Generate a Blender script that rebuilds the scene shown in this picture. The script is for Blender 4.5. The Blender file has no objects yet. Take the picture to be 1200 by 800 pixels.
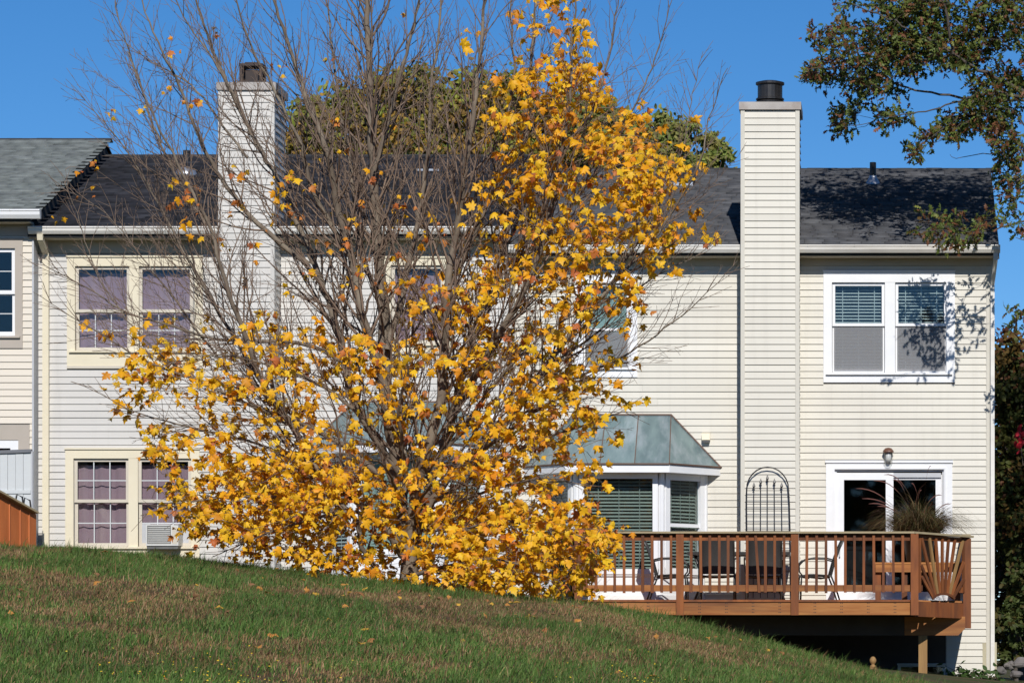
import bpy, math, random
import numpy as np
from mathutils import Vector, Matrix

random.seed(11)
RNG = np.random.default_rng(5)
SC = bpy.context.scene
COL = SC.collection
R = math.radians

# ------------------------------------------------------------------ camera
# The facade is parallel to the picture; the lens is shifted up and left.
F, D0, CX, HY = 4200.0, 58.0, 1050.0, 770.0      # focal length in px of a 1200 px frame, distance, principal point
cam = bpy.data.cameras.new('camera')
camo = bpy.data.objects.new('camera', cam)
COL.objects.link(camo)
camo.location = (0, -D0, 0)
camo.rotation_euler = (R(90), 0, 0)
cam.sensor_width = 36.0
cam.lens = F * 36.0 / 1200.0
cam.shift_x = (600 - CX) / 1200.0
cam.shift_y = (HY - 400) / 1200.0
cam.clip_start = 0.5
cam.clip_end = 3000
SC.camera = camo

# ------------------------------------------------------------------ sky, sun, exposure
SUN_EL, SUN_AZ = R(35), R(8)          # azimuth: to the right of the viewing axis, behind the camera
w = bpy.data.worlds.new('World')
SC.world = w
w.use_nodes = True
nt = w.node_tree
for n in list(nt.nodes):
    nt.nodes.remove(n)
sky = nt.nodes.new('ShaderNodeTexSky')
sky.sky_type = 'NISHITA'
sky.sun_disc = False
sky.sun_elevation = SUN_EL
sky.sun_rotation = math.pi - SUN_AZ
sky.altitude = 1500
sky.air_density = 0.8
sky.dust_density = 0.0
sky.ozone_density = 6.0
hsv = nt.nodes.new('ShaderNodeHueSaturation')
hsv.inputs['Saturation'].default_value = 1.19
hsv.inputs['Value'].default_value = 1.0
bg = nt.nodes.new('ShaderNodeBackground')
bg.inputs['Strength'].default_value = 0.092
wo = nt.nodes.new('ShaderNodeOutputWorld')
nt.links.new(sky.outputs[0], hsv.inputs['Color'])
nt.links.new(hsv.outputs[0], bg.inputs[0])
nt.links.new(bg.outputs[0], wo.inputs[0])
sl = bpy.data.lights.new('sun', 'SUN')
sl.energy = 4.2
sl.angle = R(0.53)
sl.color = (1.0, 0.965, 0.91)
so = bpy.data.objects.new('sun', sl)
COL.objects.link(so)
so.location = (5, -30, 30)
travel = Vector((-math.sin(SUN_AZ) * math.cos(SUN_EL), math.cos(SUN_AZ) * math.cos(SUN_EL), -math.sin(SUN_EL)))
so.rotation_euler = travel.to_track_quat('-Z', 'Y').to_euler()
SC.view_settings.view_transform = 'Standard'
SC.view_settings.look = 'None'
SC.view_settings.exposure = 0.0
SC.view_settings.gamma = 1.0
SC.view_settings.use_curve_mapping = False
SC.render.engine = 'CYCLES'
SC.cycles.max_bounces = 8
SC.cycles.transparent_max_bounces = 12


def S(Y=0.0):
    return F / (D0 + Y)


def X_(px, Y=0.0):
    return (px - CX) / S(Y)


def Z_(py, Y=0.0):
    return (HY - py) / S(Y)


def P(px, py, Y=0.0):
    return Vector((X_(px, Y), Y, Z_(py, Y)))


# ------------------------------------------------------------------ materials
def nodes_of(name):
    m = bpy.data.materials.new(name)
    m.use_nodes = True
    t = m.node_tree
    return m, t, t.nodes['Principled BSDF'], t.nodes['Material Output']


def mixcol(t, fac, a, b, mode='MIX'):
    n = t.nodes.new('ShaderNodeMix')
    n.data_type = 'RGBA'
    n.blend_type = mode
    for sock, v in ((n.inputs[0], fac), (n.inputs[6], a), (n.inputs[7], b)):
        if hasattr(v, 'is_linked'):
            t.links.new(v, sock)
        elif isinstance(v, (int, float)):
            sock.default_value = v
        else:
            sock.default_value = (v[0], v[1], v[2], 1)
    return n.outputs[2]


def noise(t, vec, scale, detail=4.0, rough=0.6):
    n = t.nodes.new('ShaderNodeTexNoise')
    n.inputs['Scale'].default_value = scale
    n.inputs['Detail'].default_value = detail
    n.inputs['Roughness'].default_value = rough
    if vec is not None:
        t.links.new(vec, n.inputs['Vector'])
    return n.outputs['Fac']


def ramp(t, fac, lo, hi):
    n = t.nodes.new('ShaderNodeMapRange')
    n.inputs['From Min'].default_value = lo
    n.inputs['From Max'].default_value = hi
    t.links.new(fac, n.inputs['Value'])
    return n.outputs['Result']


def position(t, stretch=(1, 1, 1)):
    g = t.nodes.new('ShaderNodeNewGeometry')
    mp = t.nodes.new('ShaderNodeMapping')
    mp.inputs['Scale'].default_value = stretch
    t.links.new(g.outputs['Position'], mp.inputs['Vector'])
    return mp.outputs['Vector']


def bump(t, b, h, strength, dist=0.01):
    n = t.nodes.new('ShaderNodeBump')
    n.inputs['Strength'].default_value = strength
    n.inputs['Distance'].default_value = dist
    t.links.new(h, n.inputs['Height'])
    t.links.new(n.outputs[0], b.inputs['Normal'])


def pmat(name, c1, c2, scale=3.0, rough=0.6, stretch=(1, 1, 1), bmp=0.0, rnd=0.0, c3=None, scale3=0.6, spec=0.5, metal=0.0, streak=0.0):
    """two noise-mixed colours, an optional third in broad patches, a per-object value shift"""
    m, t, b, o = nodes_of(name)
    v = position(t, stretch)
    f = noise(t, v, scale, 5)
    col = mixcol(t, ramp(t, f, 0.3, 0.7), c1, c2)
    if c3 is not None:
        f3 = noise(t, v, scale3, 4, 0.65)
        col = mixcol(t, ramp(t, f3, 0.48, 0.75), col, c3)
    if streak:
        fs = noise(t, position(t, (5.0, 5.0, 0.22)), 1.0, 5, 0.7)
        col = mixcol(t, ramp(t, fs, 0.50, 0.80), col, mixcol(t, streak, col, (0.22, 0.20, 0.16)))
    if rnd:
        oi = t.nodes.new('ShaderNodeObjectInfo')
        h = t.nodes.new('ShaderNodeHueSaturation')
        r = t.nodes.new('ShaderNodeMapRange')
        r.inputs['To Min'].default_value = 1 - rnd
        r.inputs['To Max'].default_value = 1 + rnd
        t.links.new(oi.outputs['Random'], r.inputs['Value'])
        t.links.new(r.outputs['Result'], h.inputs['Value'])
        t.links.new(col, h.inputs['Color'])
        col = h.outputs[0]
    t.links.new(col, b.inputs['Base Color'])
    b.inputs['Roughness'].default_value = rough
    b.inputs['Specular IOR Level'].default_value = spec
    b.inputs['Metallic'].default_value = metal
    if bmp:
        bump(t, b, f, bmp)
    return m


def tint_mat(name, rough=0.6, trans=0.0, mult=(1, 1, 1), noise_amt=0.0, spec=0.3):
    """colour from the 'tint' attribute that each leaf, blade or tab carries"""
    m, t, b, o = nodes_of(name)
    a = t.nodes.new('ShaderNodeAttribute')
    a.attribute_name = 'tint'
    col = a.outputs['Color']
    if noise_amt:
        f = noise(t, position(t), 14.0, 5)
        col = mixcol(t, noise_amt, col, mixcol(t, f, (0, 0, 0), (1, 1, 1)), 'OVERLAY')
    t.links.new(col, b.inputs['Base Color'])
    b.inputs['Roughness'].default_value = rough
    b.inputs['Specular IOR Level'].default_value = spec
    if trans:
        tr = t.nodes.new('ShaderNodeBsdfTranslucent')
        t.links.new(col, tr.inputs['Color'])
        mx = t.nodes.new('ShaderNodeMixShader')
        mx.inputs[0].default_value = trans
        t.links.new(b.outputs[0], mx.inputs[1])
        t.links.new(tr.outputs[0], mx.inputs[2])
        t.links.new(mx.outputs[0], o.inputs['Surface'])
    return m


def leaf_mat(name, stops, trans):
    """single leaves: colour picked by the object's random number"""
    m, t, b, o = nodes_of(name)
    oi = t.nodes.new('ShaderNodeObjectInfo')
    cr = t.nodes.new('ShaderNodeValToRGB')
    e = cr.color_ramp
    while len(e.elements) < len(stops):
        e.elements.new(0.5)
    for i, (p, c) in enumerate(stops):
        e.elements[i].position = p
        e.elements[i].color = (c[0], c[1], c[2], 1)
    t.links.new(oi.outputs['Random'], cr.inputs[0])
    t.links.new(cr.outputs[0], b.inputs['Base Color'])
    b.inputs['Roughness'].default_value = 0.5
    b.inputs['Specular IOR Level'].default_value = 0.3
    tr = t.nodes.new('ShaderNodeBsdfTranslucent')
    t.links.new(cr.outputs[0], tr.inputs['Color'])
    mx = t.nodes.new('ShaderNodeMixShader')
    mx.inputs[0].default_value = trans
    t.links.new(b.outputs[0], mx.inputs[1])
    t.links.new(tr.outputs[0], mx.inputs[2])
    t.links.new(mx.outputs[0], o.inputs['Surface'])
    return m


def glass_mat(name, tint=(0.8, 0.85, 0.85), extra=0.03):
    m, t, b, o = nodes_of(name)
    t.nodes.remove(b)
    tr = t.nodes.new('ShaderNodeBsdfTransparent')
    tr.inputs[0].default_value = (*tint, 1)
    gl = t.nodes.new('ShaderNodeBsdfGlossy')
    gl.inputs['Roughness'].default_value = 0.02
    lw = t.nodes.new('ShaderNodeLayerWeight')
    lw.inputs['Blend'].default_value = 0.5
    pw = t.nodes.new('ShaderNodeMath')
    pw.operation = 'POWER'
    pw.inputs[1].default_value = 5.0
    t.links.new(lw.outputs['Facing'], pw.inputs[0])
    ad = t.nodes.new('ShaderNodeMath')
    ad.inputs[1].default_value = 0.025 + extra
    t.links.new(pw.outputs[0], ad.inputs[0])
    mx = t.nodes.new('ShaderNodeMixShader')
    t.links.new(ad.outputs[0], mx.inputs[0])
    t.links.new(tr.outputs[0], mx.inputs[1])
    t.links.new(gl.outputs[0], mx.inputs[2])
    t.links.new(mx.outputs[0], o.inputs['Surface'])
    return m


def screen_mat(name):
    """woven insect screen: half open"""
    m, t, b, o = nodes_of(name)
    b.inputs['Base Color'].default_value = (0.30, 0.30, 0.31, 1)
    b.inputs['Roughness'].default_value = 0.8
    tr = t.nodes.new('ShaderNodeBsdfTransparent')
    mx = t.nodes.new('ShaderNodeMixShader')
    mx.inputs[0].default_value = 0.5
    t.links.new(tr.outputs[0], mx.inputs[1])
    t.links.new(b.outputs[0], mx.inputs[2])
    t.links.new(mx.outputs[0], o.inputs['Surface'])
    return m


M = {}
M['cream'] = pmat('cream vinyl siding', (0.635, 0.602, 0.52), (0.605, 0.572, 0.492), 1.3, 0.5, (0.5, 1, 2.5), 0, 0.032, (0.56, 0.525, 0.45), 0.35, streak=0.20)
M['pale'] = pmat('pale grey vinyl siding', (0.59, 0.565, 0.525), (0.555, 0.53, 0.49), 1.3, 0.5, (0.5, 1, 2.5), 0, 0.035, (0.51, 0.49, 0.455), 0.4, streak=0.20)
M['sand'] = pmat('sand vinyl siding', (0.70, 0.63, 0.53), (0.66, 0.595, 0.495), 1.3, 0.5, (0.5, 1, 2.5), 0, 0.015)
M['core'] = pmat('wall sheathing', (0.35, 0.33, 0.29), (0.30, 0.28, 0.25), 3, 0.9)
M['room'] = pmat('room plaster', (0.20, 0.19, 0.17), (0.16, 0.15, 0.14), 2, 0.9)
M['white'] = pmat('white vinyl trim', (0.86, 0.86, 0.86), (0.82, 0.82, 0.83), 2.0, 0.4, (1, 1, 1), 0, 0.01, (0.76, 0.76, 0.76), 0.8)
M['creamtrim'] = pmat('cream painted trim', (0.76, 0.68, 0.51), (0.71, 0.635, 0.47), 2.5, 0.55, (1, 1, 1), 0, 0.02, (0.70, 0.62, 0.46), 0.9)
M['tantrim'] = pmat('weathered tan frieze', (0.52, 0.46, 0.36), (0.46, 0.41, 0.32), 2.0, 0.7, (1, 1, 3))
M['taupe'] = pmat('taupe trim paint', (0.46, 0.40, 0.34), (0.42, 0.37, 0.31), 2, 0.6)
M['greytrim'] = pmat('grey corner trim', (0.50, 0.51, 0.53), (0.46, 0.47, 0.49), 3, 0.6)
M['sash'] = pmat('beige window sash', (0.62, 0.56, 0.46), (0.56, 0.51, 0.42), 4, 0.55)
M['gutter'] = pmat('painted aluminium gutter', (0.82, 0.79, 0.73), (0.74, 0.71, 0.65), 3.0, 0.4, (0.6, 1, 2), 0, 0, (0.60, 0.56, 0.50), 1.2)
M['whitegutter'] = pmat('white aluminium gutter', (0.84, 0.84, 0.84), (0.78, 0.78, 0.78), 3.0, 0.4, (0.6, 1, 2))
M['shingle'] = tint_mat('asphalt shingle', 0.9, 0, noise_amt=0.35, spec=0.25)
M['roofdeck'] = pmat('dark roof edge', (0.03, 0.03, 0.032), (0.045, 0.043, 0.04), 5, 0.9)
M['capmetal'] = pmat('weathered chimney cap metal', (0.42, 0.39, 0.36), (0.32, 0.29, 0.27), 2.0, 0.55, (1, 1, 1), 0, 0, (0.24, 0.19, 0.16), 1.5, metal=0.3)
M['blackmetal'] = pmat('black painted metal', (0.012, 0.012, 0.014), (0.03, 0.027, 0.026), 6, 0.38)
M['rustmetal'] = pmat('rusty dark metal', (0.06, 0.035, 0.026), (0.025, 0.02, 0.02), 7, 0.7)
M['flash'] = pmat('galvanised flashing', (0.55, 0.56, 0.58), (0.42, 0.43, 0.45), 5, 0.35, metal=0.7)
M['copper'] = pmat('weathered copper roof', (0.30, 0.40, 0.405), (0.17, 0.245, 0.26), 1.8, 0.34, (2.6, 1, 0.5), 0.0, 0.14, (0.46, 0.52, 0.56), 1.3, metal=0.45)
M['copperedge'] = pmat('brown copper seam', (0.12, 0.075, 0.055), (0.17, 0.10, 0.07), 6, 0.5)
M['glass'] = glass_mat('window glass')
M['darkglass'] = glass_mat('door glass', (0.55, 0.58, 0.58), 0.02)
M['screen'] = screen_mat('insect screen')
M['blind'] = pmat('pale blind slat', (0.78, 0.80, 0.80), (0.72, 0.75, 0.75), 4, 0.5)
M['greyblind'] = pmat('grey green blind slat', (0.46, 0.48, 0.42), (0.40, 0.42, 0.37), 4, 0.5)
M['purple'] = pmat('dusty purple curtain', (0.64, 0.37, 0.43), (0.50, 0.29, 0.36), 2.2, 0.9, (2.5, 1, 0.6), 0, 0, (0.74, 0.46, 0.48), 1.1)
M['mint'] = pmat('pale green roller shade', (0.50, 0.60, 0.55), (0.46, 0.56, 0.51), 2, 0.8)
M['greybox'] = pmat('grey fabric', (0.13, 0.125, 0.14), (0.10, 0.10, 0.11), 8, 0.9)
M['wood'] = pmat('red brown stained deck wood', (0.26, 0.080, 0.017), (0.125, 0.034, 0.009), 7.0, 0.75, (1.2, 1.2, 0.22), 0.25, 0.33, (0.085, 0.032, 0.013), 2.2)
M['woodh'] = pmat('weathered deck board wood', (0.47, 0.205, 0.056), (0.31, 0.10, 0.020), 6.0, 0.75, (0.18, 1.2, 2.2), 0.25, 0.16, (0.16, 0.058, 0.020), 1.8)
M['railcap'] = pmat('grey weathered rail cap', (0.40, 0.33, 0.20), (0.30, 0.23, 0.13), 5, 0.75, (0.3, 1, 1))
M['redwood'] = pmat('orange brown fence stain', (0.55, 0.16, 0.04), (0.43, 0.115, 0.03), 6, 0.7, (1.5, 1.5, 0.25), 0.2, 0.08)
M['post'] = pmat('yellow brown treated post', (0.36, 0.21, 0.075), (0.24, 0.13, 0.045), 6, 0.75, (2.5, 2.5, 0.2), 0.2)
M['nail'] = pmat('rusty nail head', (0.03, 0.022, 0.018), (0.05, 0.035, 0.025), 9, 0.6)
M['fencegrey'] = pmat('light grey vinyl fence', (0.60, 0.62, 0.62), (0.56, 0.58, 0.58), 2, 0.5, (1, 1, 1), 0, 0.02)
M['fencecap'] = pmat('dark grey fence cap', (0.16, 0.165, 0.18), (0.13, 0.135, 0.15), 4, 0.6)
M['sling'] = pmat('charcoal sling fabric', (0.055, 0.052, 0.05), (0.038, 0.037, 0.037), 40, 0.75)
M['bronze'] = pmat('dark bronze tube', (0.05, 0.047, 0.045), (0.035, 0.033, 0.032), 6, 0.35, metal=0.2)
M['pot'] = pmat('dark glazed pot', (0.03, 0.028, 0.028), (0.05, 0.045, 0.04), 6, 0.4)
M['soil'] = pmat('potting soil', (0.03, 0.02, 0.014), (0.05, 0.035, 0.02), 20, 0.95)
M['rock'] = pmat('grey boulder', (0.17, 0.15, 0.145), (0.10, 0.092, 0.09), 6, 0.9, (1, 1, 1), 0.8, 0.1, (0.21, 0.19, 0.165), 2)
M['bark'] = pmat('grey maple bark', (0.21, 0.165, 0.12), (0.11, 0.082, 0.06), 9, 0.85, (2, 2, 0.5), 0.7, 0, (0.28, 0.235, 0.175), 2.5)
M['twig'] = pmat('reddish grey twig', (0.25, 0.175, 0.125), (0.16, 0.11, 0.08), 5, 0.8)
M['oakbark'] = pmat('dark oak bark', (0.10, 0.08, 0.065), (0.06, 0.05, 0.042), 9, 0.9, (2, 2, 0.5), 0.5)
M['leaves'] = tint_mat('maple foliage', 0.5, 0.34)
M['oakleaves'] = tint_mat('oak foliage', 0.5, 0.30)
M['farleaves'] = tint_mat('far foliage', 0.6, 0.38)
M['grass'] = tint_mat('grass blade', 0.6, 0.30)
M['litter'] = tint_mat('fallen leaf', 0.7, 0.1)
M['reed'] = tint_mat('ornamental grass', 0.6, 0.3)
M['ac'] = pmat('off white appliance', (0.66, 0.65, 0.61), (0.58, 0.57, 0.54), 5, 0.5)
M['acdark'] = pmat('grille shadow grey', (0.10, 0.10, 0.10), (0.15, 0.15, 0.14), 8, 0.6)
M['lampglass'] = glass_mat('lamp jar glass', (0.85, 0.85, 0.82), 0.06)
M['found'] = pmat('bare foundation panel', (0.52, 0.47, 0.33), (0.45, 0.40, 0.28), 3, 0.85, (1, 1, 1), 0.2, 0, (0.38, 0.34, 0.25), 1.5)
M['brownlamp'] = pmat('copper brown lamp cap', (0.16, 0.07, 0.04), (0.11, 0.05, 0.03), 8, 0.45)


def ground_mat():
    m, t, b, o = nodes_of('lawn soil and thatch')
    v = position(t)
    f1 = noise(t, v, 0.9, 5, 0.62)
    f2 = noise(t, v, 22.0, 6, 0.7)
    g = mixcol(t, f2, (0.035, 0.055, 0.014), (0.075, 0.10, 0.028))
    d = mixcol(t, f2, (0.060, 0.040, 0.022), (0.16, 0.11, 0.065))
    col = mixcol(t, ramp(t, f1, 0.42, 0.58), g, d)
    t.links.new(col, b.inputs['Base Color'])
    b.inputs['Roughness'].default_value = 0.95
    b.inputs['Specular IOR Level'].default_value = 0.1
    bump(t, b, f2, 0.6, 0.03)
    return m


M['ground'] = ground_mat()
M['deckshade'] = pmat('dark brown under-deck shade', (0.075, 0.056, 0.042), (0.055, 0.042, 0.032), 3, 0.9)  # shade under the deck put into the colour of wall sheet, joists and beam

# ------------------------------------------------------------------ object helpers
ORIGIN = {}


def root(name, label, cat, loc=(0, 0, 0), group=None):
    o = bpy.data.objects.new(name, None)
    COL.objects.link(o)
    o.empty_display_size = 0.2
    o.location = loc
    o['label'] = label
    o['category'] = cat
    if group:
        o['group'] = group
    ORIGIN[o] = Vector(loc)
    return o


def origin_of(o):
    while o.parent is not None:
        o = o.parent
    return ORIGIN.get(o, Vector((0, 0, 0)))


def link(name, me, parent=None, mat=None):
    if mat is not None:
        me.materials.append(M[mat] if isinstance(mat, str) else mat)
    o = bpy.data.objects.new(name, me)
    COL.objects.link(o)
    if parent is not None:
        o.parent = parent
    return o


class MB:
    def __init__(self):
        self.v, self.f = [], []

    def add(self, vs, fs):
        b = len(self.v)
        self.v += [tuple(q) for q in vs]
        self.f += [tuple(i + b for i in q) for q in fs]
        return self

    def box(self, x0, x1, y0, y1, z0, z1):
        return self.add([(x, y, z) for z in (z0, z1) for y in (y0, y1) for x in (x0, x1)],
                        [(0, 2, 3, 1), (4, 5, 7, 6), (0, 1, 5, 4), (2, 6, 7, 3), (0, 4, 6, 2), (1, 3, 7, 5)])

    def bar(self, p, q, w, h, up=(0, 0, 1)):
        p, q = Vector(p), Vector(q)
        d = (q - p).normalized()
        u = Vector(up)
        if abs(d.dot(u)) > 0.98:
            u = Vector((0, 1, 0))
        s = d.cross(u).normalized() * (w / 2)
        n = s.cross(d).normalized() * (h / 2)
        vs = [a + i * s + j * n for a in (p, q) for j in (-1, 1) for i in (-1, 1)]
        return self.add(vs, [(0, 2, 3, 1), (4, 5, 7, 6), (0, 1, 5, 4), (2, 6, 7, 3), (0, 4, 6, 2), (1, 3, 7, 5)])

    def tube(self, pts, rad, n=6, cap=True):
        pts = [Vector(q) for q in pts]
        if isinstance(rad, (int, float)):
            rad = [rad] * len(pts)
        b = len(self.v)
        ref = None
        for i, q in enumerate(pts):
            d = (pts[min(i + 1, len(pts) - 1)] - pts[max(i - 1, 0)])
            if d.length < 1e-9:
                d = Vector((0, 0, 1))
            d.normalize()
            if ref is None:
                ref = Vector((1, 0, 0)) if abs(d.x) < 0.8 else Vector((0, 1, 0))
            s = (ref - d * ref.dot(d))
            if s.length < 1e-6:
                s = d.orthogonal()
            s.normalize()
            ref = s
            c = d.cross(s)
            for k in range(n):
                a = 2 * math.pi * k / n
                self.v.append(tuple(q + (s * math.cos(a) + c * math.sin(a)) * rad[i]))
        for i in range(len(pts) - 1):
            for k in range(n):
                k2 = (k + 1) % n
                self.f.append((b + i * n + k, b + i * n + k2, b + (i + 1) * n + k2, b + (i + 1) * n + k))
        if cap:
            self.f.append(tuple(b + k for k in reversed(range(n))))
            e = b + (len(pts) - 1) * n
            self.f.append(tuple(e + k for k in range(n)))
        return self

    def lathe(self, prof, c, n=20):
        b = len(self.v)
        for r, z in prof:
            for k in range(n):
                a = 2 * math.pi * k / n
                self.v.append((c[0] + r * math.cos(a), c[1] + r * math.sin(a), c[2] + z))
        for i in range(len(prof) - 1):
            for k in range(n):
                k2 = (k + 1) % n
                self.f.append((b + i * n + k, b + i * n + k2, b + (i + 1) * n + k2, b + (i + 1) * n + k))
        self.f.append(tuple(b + k for k in reversed(range(n))))
        e = b + (len(prof) - 1) * n
        self.f.append(tuple(e + k for k in range(n)))
        return self

    def prism(self, poly, a0, a1, axis='y'):
        """poly: 2-D outline (x,z) run along y, or (y,z) run along x"""
        n = len(poly)
        if axis == 'y':
            vs = [(p[0], a0, p[1]) for p in poly] + [(p[0], a1, p[1]) for p in poly]
        else:
            vs = [(a0, p[0], p[1]) for p in poly] + [(a1, p[0], p[1]) for p in poly]
        fs = [tuple(range(n)), tuple(reversed(range(n, 2 * n)))]
        fs += [(i, i + n, (i + 1) % n + n, (i + 1) % n) for i in range(n)]
        return self.add(vs, fs)

    def slab(self, quad, thick, up=(0, 0, 1)):
        q = [Vector(p) for p in quad]
        n = (q[1] - q[0]).cross(q[-1] - q[0]).normalized()
        if n.dot(Vector(up)) < 0:
            n = -n
        k = len(q)
        vs = q + [p - n * thick for p in q]
        return self.add(vs, [tuple(range(k)), tuple(reversed(range(k, 2 * k)))] + [(i, i + k, (i + 1) % k + k, (i + 1) % k) for i in range(k)])

    def build(self, name, mat, parent=None, smooth=False, local=False):
        import bmesh
        off = Vector((0, 0, 0)) if (parent is None or local) else origin_of(parent)
        me = bpy.data.meshes.new(name)
        me.from_pydata([tuple(Vector(q) - off) for q in self.v], [], self.f)
        bm = bmesh.new()
        bm.from_mesh(me)
        bmesh.ops.recalc_face_normals(bm, faces=bm.faces)
        bm.to_mesh(me)
        bm.free()
        if smooth:
            me.polygons.foreach_set('use_smooth', [True] * len(me.polygons))
        return link(name, me, parent, mat)


def tri_mesh(name, co, tris, tint=None, smooth=False):
    """fast triangle mesh from arrays; tint is one colour per vertex"""
    me = bpy.data.meshes.new(name)
    co = np.asarray(co, np.float32)
    tris = np.asarray(tris, np.int32)
    me.vertices.add(len(co))
    me.vertices.foreach_set('co', co.ravel())
    me.loops.add(tris.size)
    me.loops.foreach_set('vertex_index', tris.ravel())
    me.polygons.add(len(tris))
    me.polygons.foreach_set('loop_start', np.arange(0, tris.size, 3, dtype=np.int32))
    if tint is not None:
        a = me.attributes.new('tint', 'FLOAT_COLOR', 'POINT')
        c = np.ones((len(co), 4), np.float32)
        c[:, :3] = tint
        a.data.foreach_set('color', c.ravel())
    me.update(calc_edges=True)
    me.validate()
    return me


def stuff(o):
    o['kind'] = 'stuff'
    return o


# ------------------------------------------------------------------ terrain
CR_PX = [-400, -60, 0, 120, 240, 360, 490, 600, 700, 780, 850, 950, 1060, 1200, 1500]
CR_PY = [634, 644, 646, 652, 663, 678, 692, 703, 714, 730, 748, 774, 803, 842, 930]
DC = 38.0


def lerp(x, xs, ys):
    return np.interp(x, xs, ys)


_zx = [(p - CX) / (F / DC) for p in CR_PX]
_zz = [(HY - q) / (F / DC) for q in CR_PY]


def terrain(x, y):
    x = np.asarray(x, float)
    y = np.asarray(y, float)
    D = y + D0
    zc = np.interp(x, _zx, _zz)
    zb = np.clip(-0.40 - 0.1 * (x - 2.0), -1.2, 1.3)
    z20 = np.clip(-0.14 - 0.05 * (x + 5.5), -0.8, 0.1)
    t = np.clip((D - 20) / (DC - 20), 0, 1)
    z = z20 + (zc - z20) * (1 - (1 - t) ** 1.5)
    s = np.clip((D - DC) / 14.0, 0, 1)
    s = s * s * (3 - 2 * s)
    z = z + (zb - z) * s
    u = np.clip((20 - D) / 20, 0, 1)
    z = z + (-1.65 - z) * u
    z = z + np.where(D < 40, 0.022 * np.sin(x * 2.1 + y * 0.7) * np.sin(y * 1.3 + 1.0) + 0.012 * np.sin(x * 5.3 + y * 2.9), 0) * np.clip((D - 15) / 6, 0, 1)
    return z


gx = np.unique(np.concatenate([[-900, -400, -200, -100, -60, -40, -30, -24], np.arange(-20, 8, 0.3), [10, 14, 20, 30, 45, 70, 110, 200, 400, 900]]))
gy = np.unique(np.concatenate([[-400, -200, -120, -90, -70], np.arange(-60, -42, 1.0), np.arange(-42, -15, 0.3), np.arange(-15, 12, 0.8), [14, 20, 30, 45, 70, 110, 200, 400, 900, 1500]]))
GX, GY = np.meshgrid(gx, gy)
GZ = terrain(GX, GY)
nx, ny = len(gx), len(gy)
idx = np.arange(nx * ny).reshape(ny, nx)
a, b_, c_, d_ = idx[:-1, :-1].ravel(), idx[:-1, 1:].ravel(), idx[1:, 1:].ravel(), idx[1:, :-1].ravel()
me = tri_mesh('ground', np.stack([GX, GY, GZ], -1).reshape(-1, 3), np.concatenate([np.stack([a, b_, c_], -1), np.stack([a, c_, d_], -1)]))
me.polygons.foreach_set('use_smooth', [True] * len(me.polygons))
g = link('ground', me, None, 'ground')
g['kind'] = 'structure'
g['label'] = 'sloping lawn rising from the camera to a crest before the houses'

# ------------------------------------------------------------------ siding
REVEAL = 7.94 / S(0)


def plank_mesh(mat):
    m = MB()
    t, h = 0.023, REVEAL + 0.006
    m.add([(0, 0, 0), (1, 0, 0), (1, -t, 0), (0, -t, 0), (0, 0, h), (1, 0, h), (1, -0.005, h), (0, -0.005, h)],
          [(0, 3, 2, 1), (4, 5, 6, 7), (3, 7, 6, 2), (0, 4, 7, 3), (1, 2, 6, 5), (0, 1, 5, 4)])
    me = bpy.data.meshes.new('plank')
    me.from_pydata(m.v, [], m.f)
    me.materials.append(M[mat])
    return me


PLANK = {k: plank_mesh(k) for k in ('cream', 'pale', 'sand')}


def spans(x0, x1, z0, z1, holes):
    iv = [(x0, x1)]
    for (a, b, c, d) in holes:
        if z0 + 0.55 * (z1 - z0) < d and z1 - 0.3 * (z1 - z0) > c:
            nv = []
            for (s, e) in iv:
                if b <= s or a >= e:
                    nv.append((s, e))
                else:
                    if a - s > 0.02:
                        nv.append((s, a))
                    if e - b > 0.02:
                        nv.append((b, e))
            iv = nv
    return iv


def planks(parent, x0, x1, z0, z1, Y, holes, mat, joints=True, rz=0.0, length=None):
    """one object for each length of siding"""
    off = origin_of(parent)
    z = z0
    me = PLANK[mat]
    while z < z1 - 0.02:
        for (s, e) in spans(x0, x1, z, z + REVEAL, holes):
            cuts = [s, e]
            if joints and e - s > 3.2:
                cuts = [s, s + (e - s) * random.uniform(0.3, 0.7), e]
            for i in range(len(cuts) - 1):
                o = bpy.data.objects.new('plank', me)
                COL.objects.link(o)
                o.parent = parent
                o.location = Vector((cuts[i] + (0.0015 if i else 0), Y, z)) - off
                o.rotation_euler = (random.gauss(0, 0.012), 0, 0)
                o.scale = (cuts[i + 1] - cuts[i] - (0.0015 if i else 0), 1, 1)
        z += REVEAL


def side_siding(parent, X, sgn, y0, y1, z0, z1, mat, name='side_siding'):
    """siding on a face that looks along +x or -x, joined"""
    m = MB()
    z = z0
    while z < z1 - 0.01:
        h = min(REVEAL + 0.006, z1 - z)
        m.prism([(X, z), (X + sgn * 0.026, z), (X + sgn * 0.005, z + h), (X, z + h)], y0, y1)
        z += REVEAL
    return stuff(m.build(name, mat, parent))


def wall_core(parent, x0, x1, z0, z1, Y, holes, name='wall', mat='core', th=0.14):
    xs = sorted({x0, x1, *[h[0] for h in holes], *[h[1] for h in holes]})
    xs = [x for x in xs if x0 <= x <= x1]
    m = MB()
    for a, b in zip(xs[:-1], xs[1:]):
        mid = (a + b) / 2
        hs = sorted([(h[2], h[3]) for h in holes if h[0] < mid < h[1]])
        z = z0
        for (c, d) in hs:
            if c > z:
                m.box(a, b, Y, Y + th, z, c)
            z = max(z, d)
        if z < z1:
            m.box(a, b, Y, Y + th, z, z1)
    return m.build(name, mat, parent)


def pxr(a, b, c, d, Y):
    """px rectangle (left, right, top, bottom) at depth Y -> x0,x1,z0,z1"""
    return (X_(a, Y), X_(b, Y), Z_(d, Y), Z_(c, Y))


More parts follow.
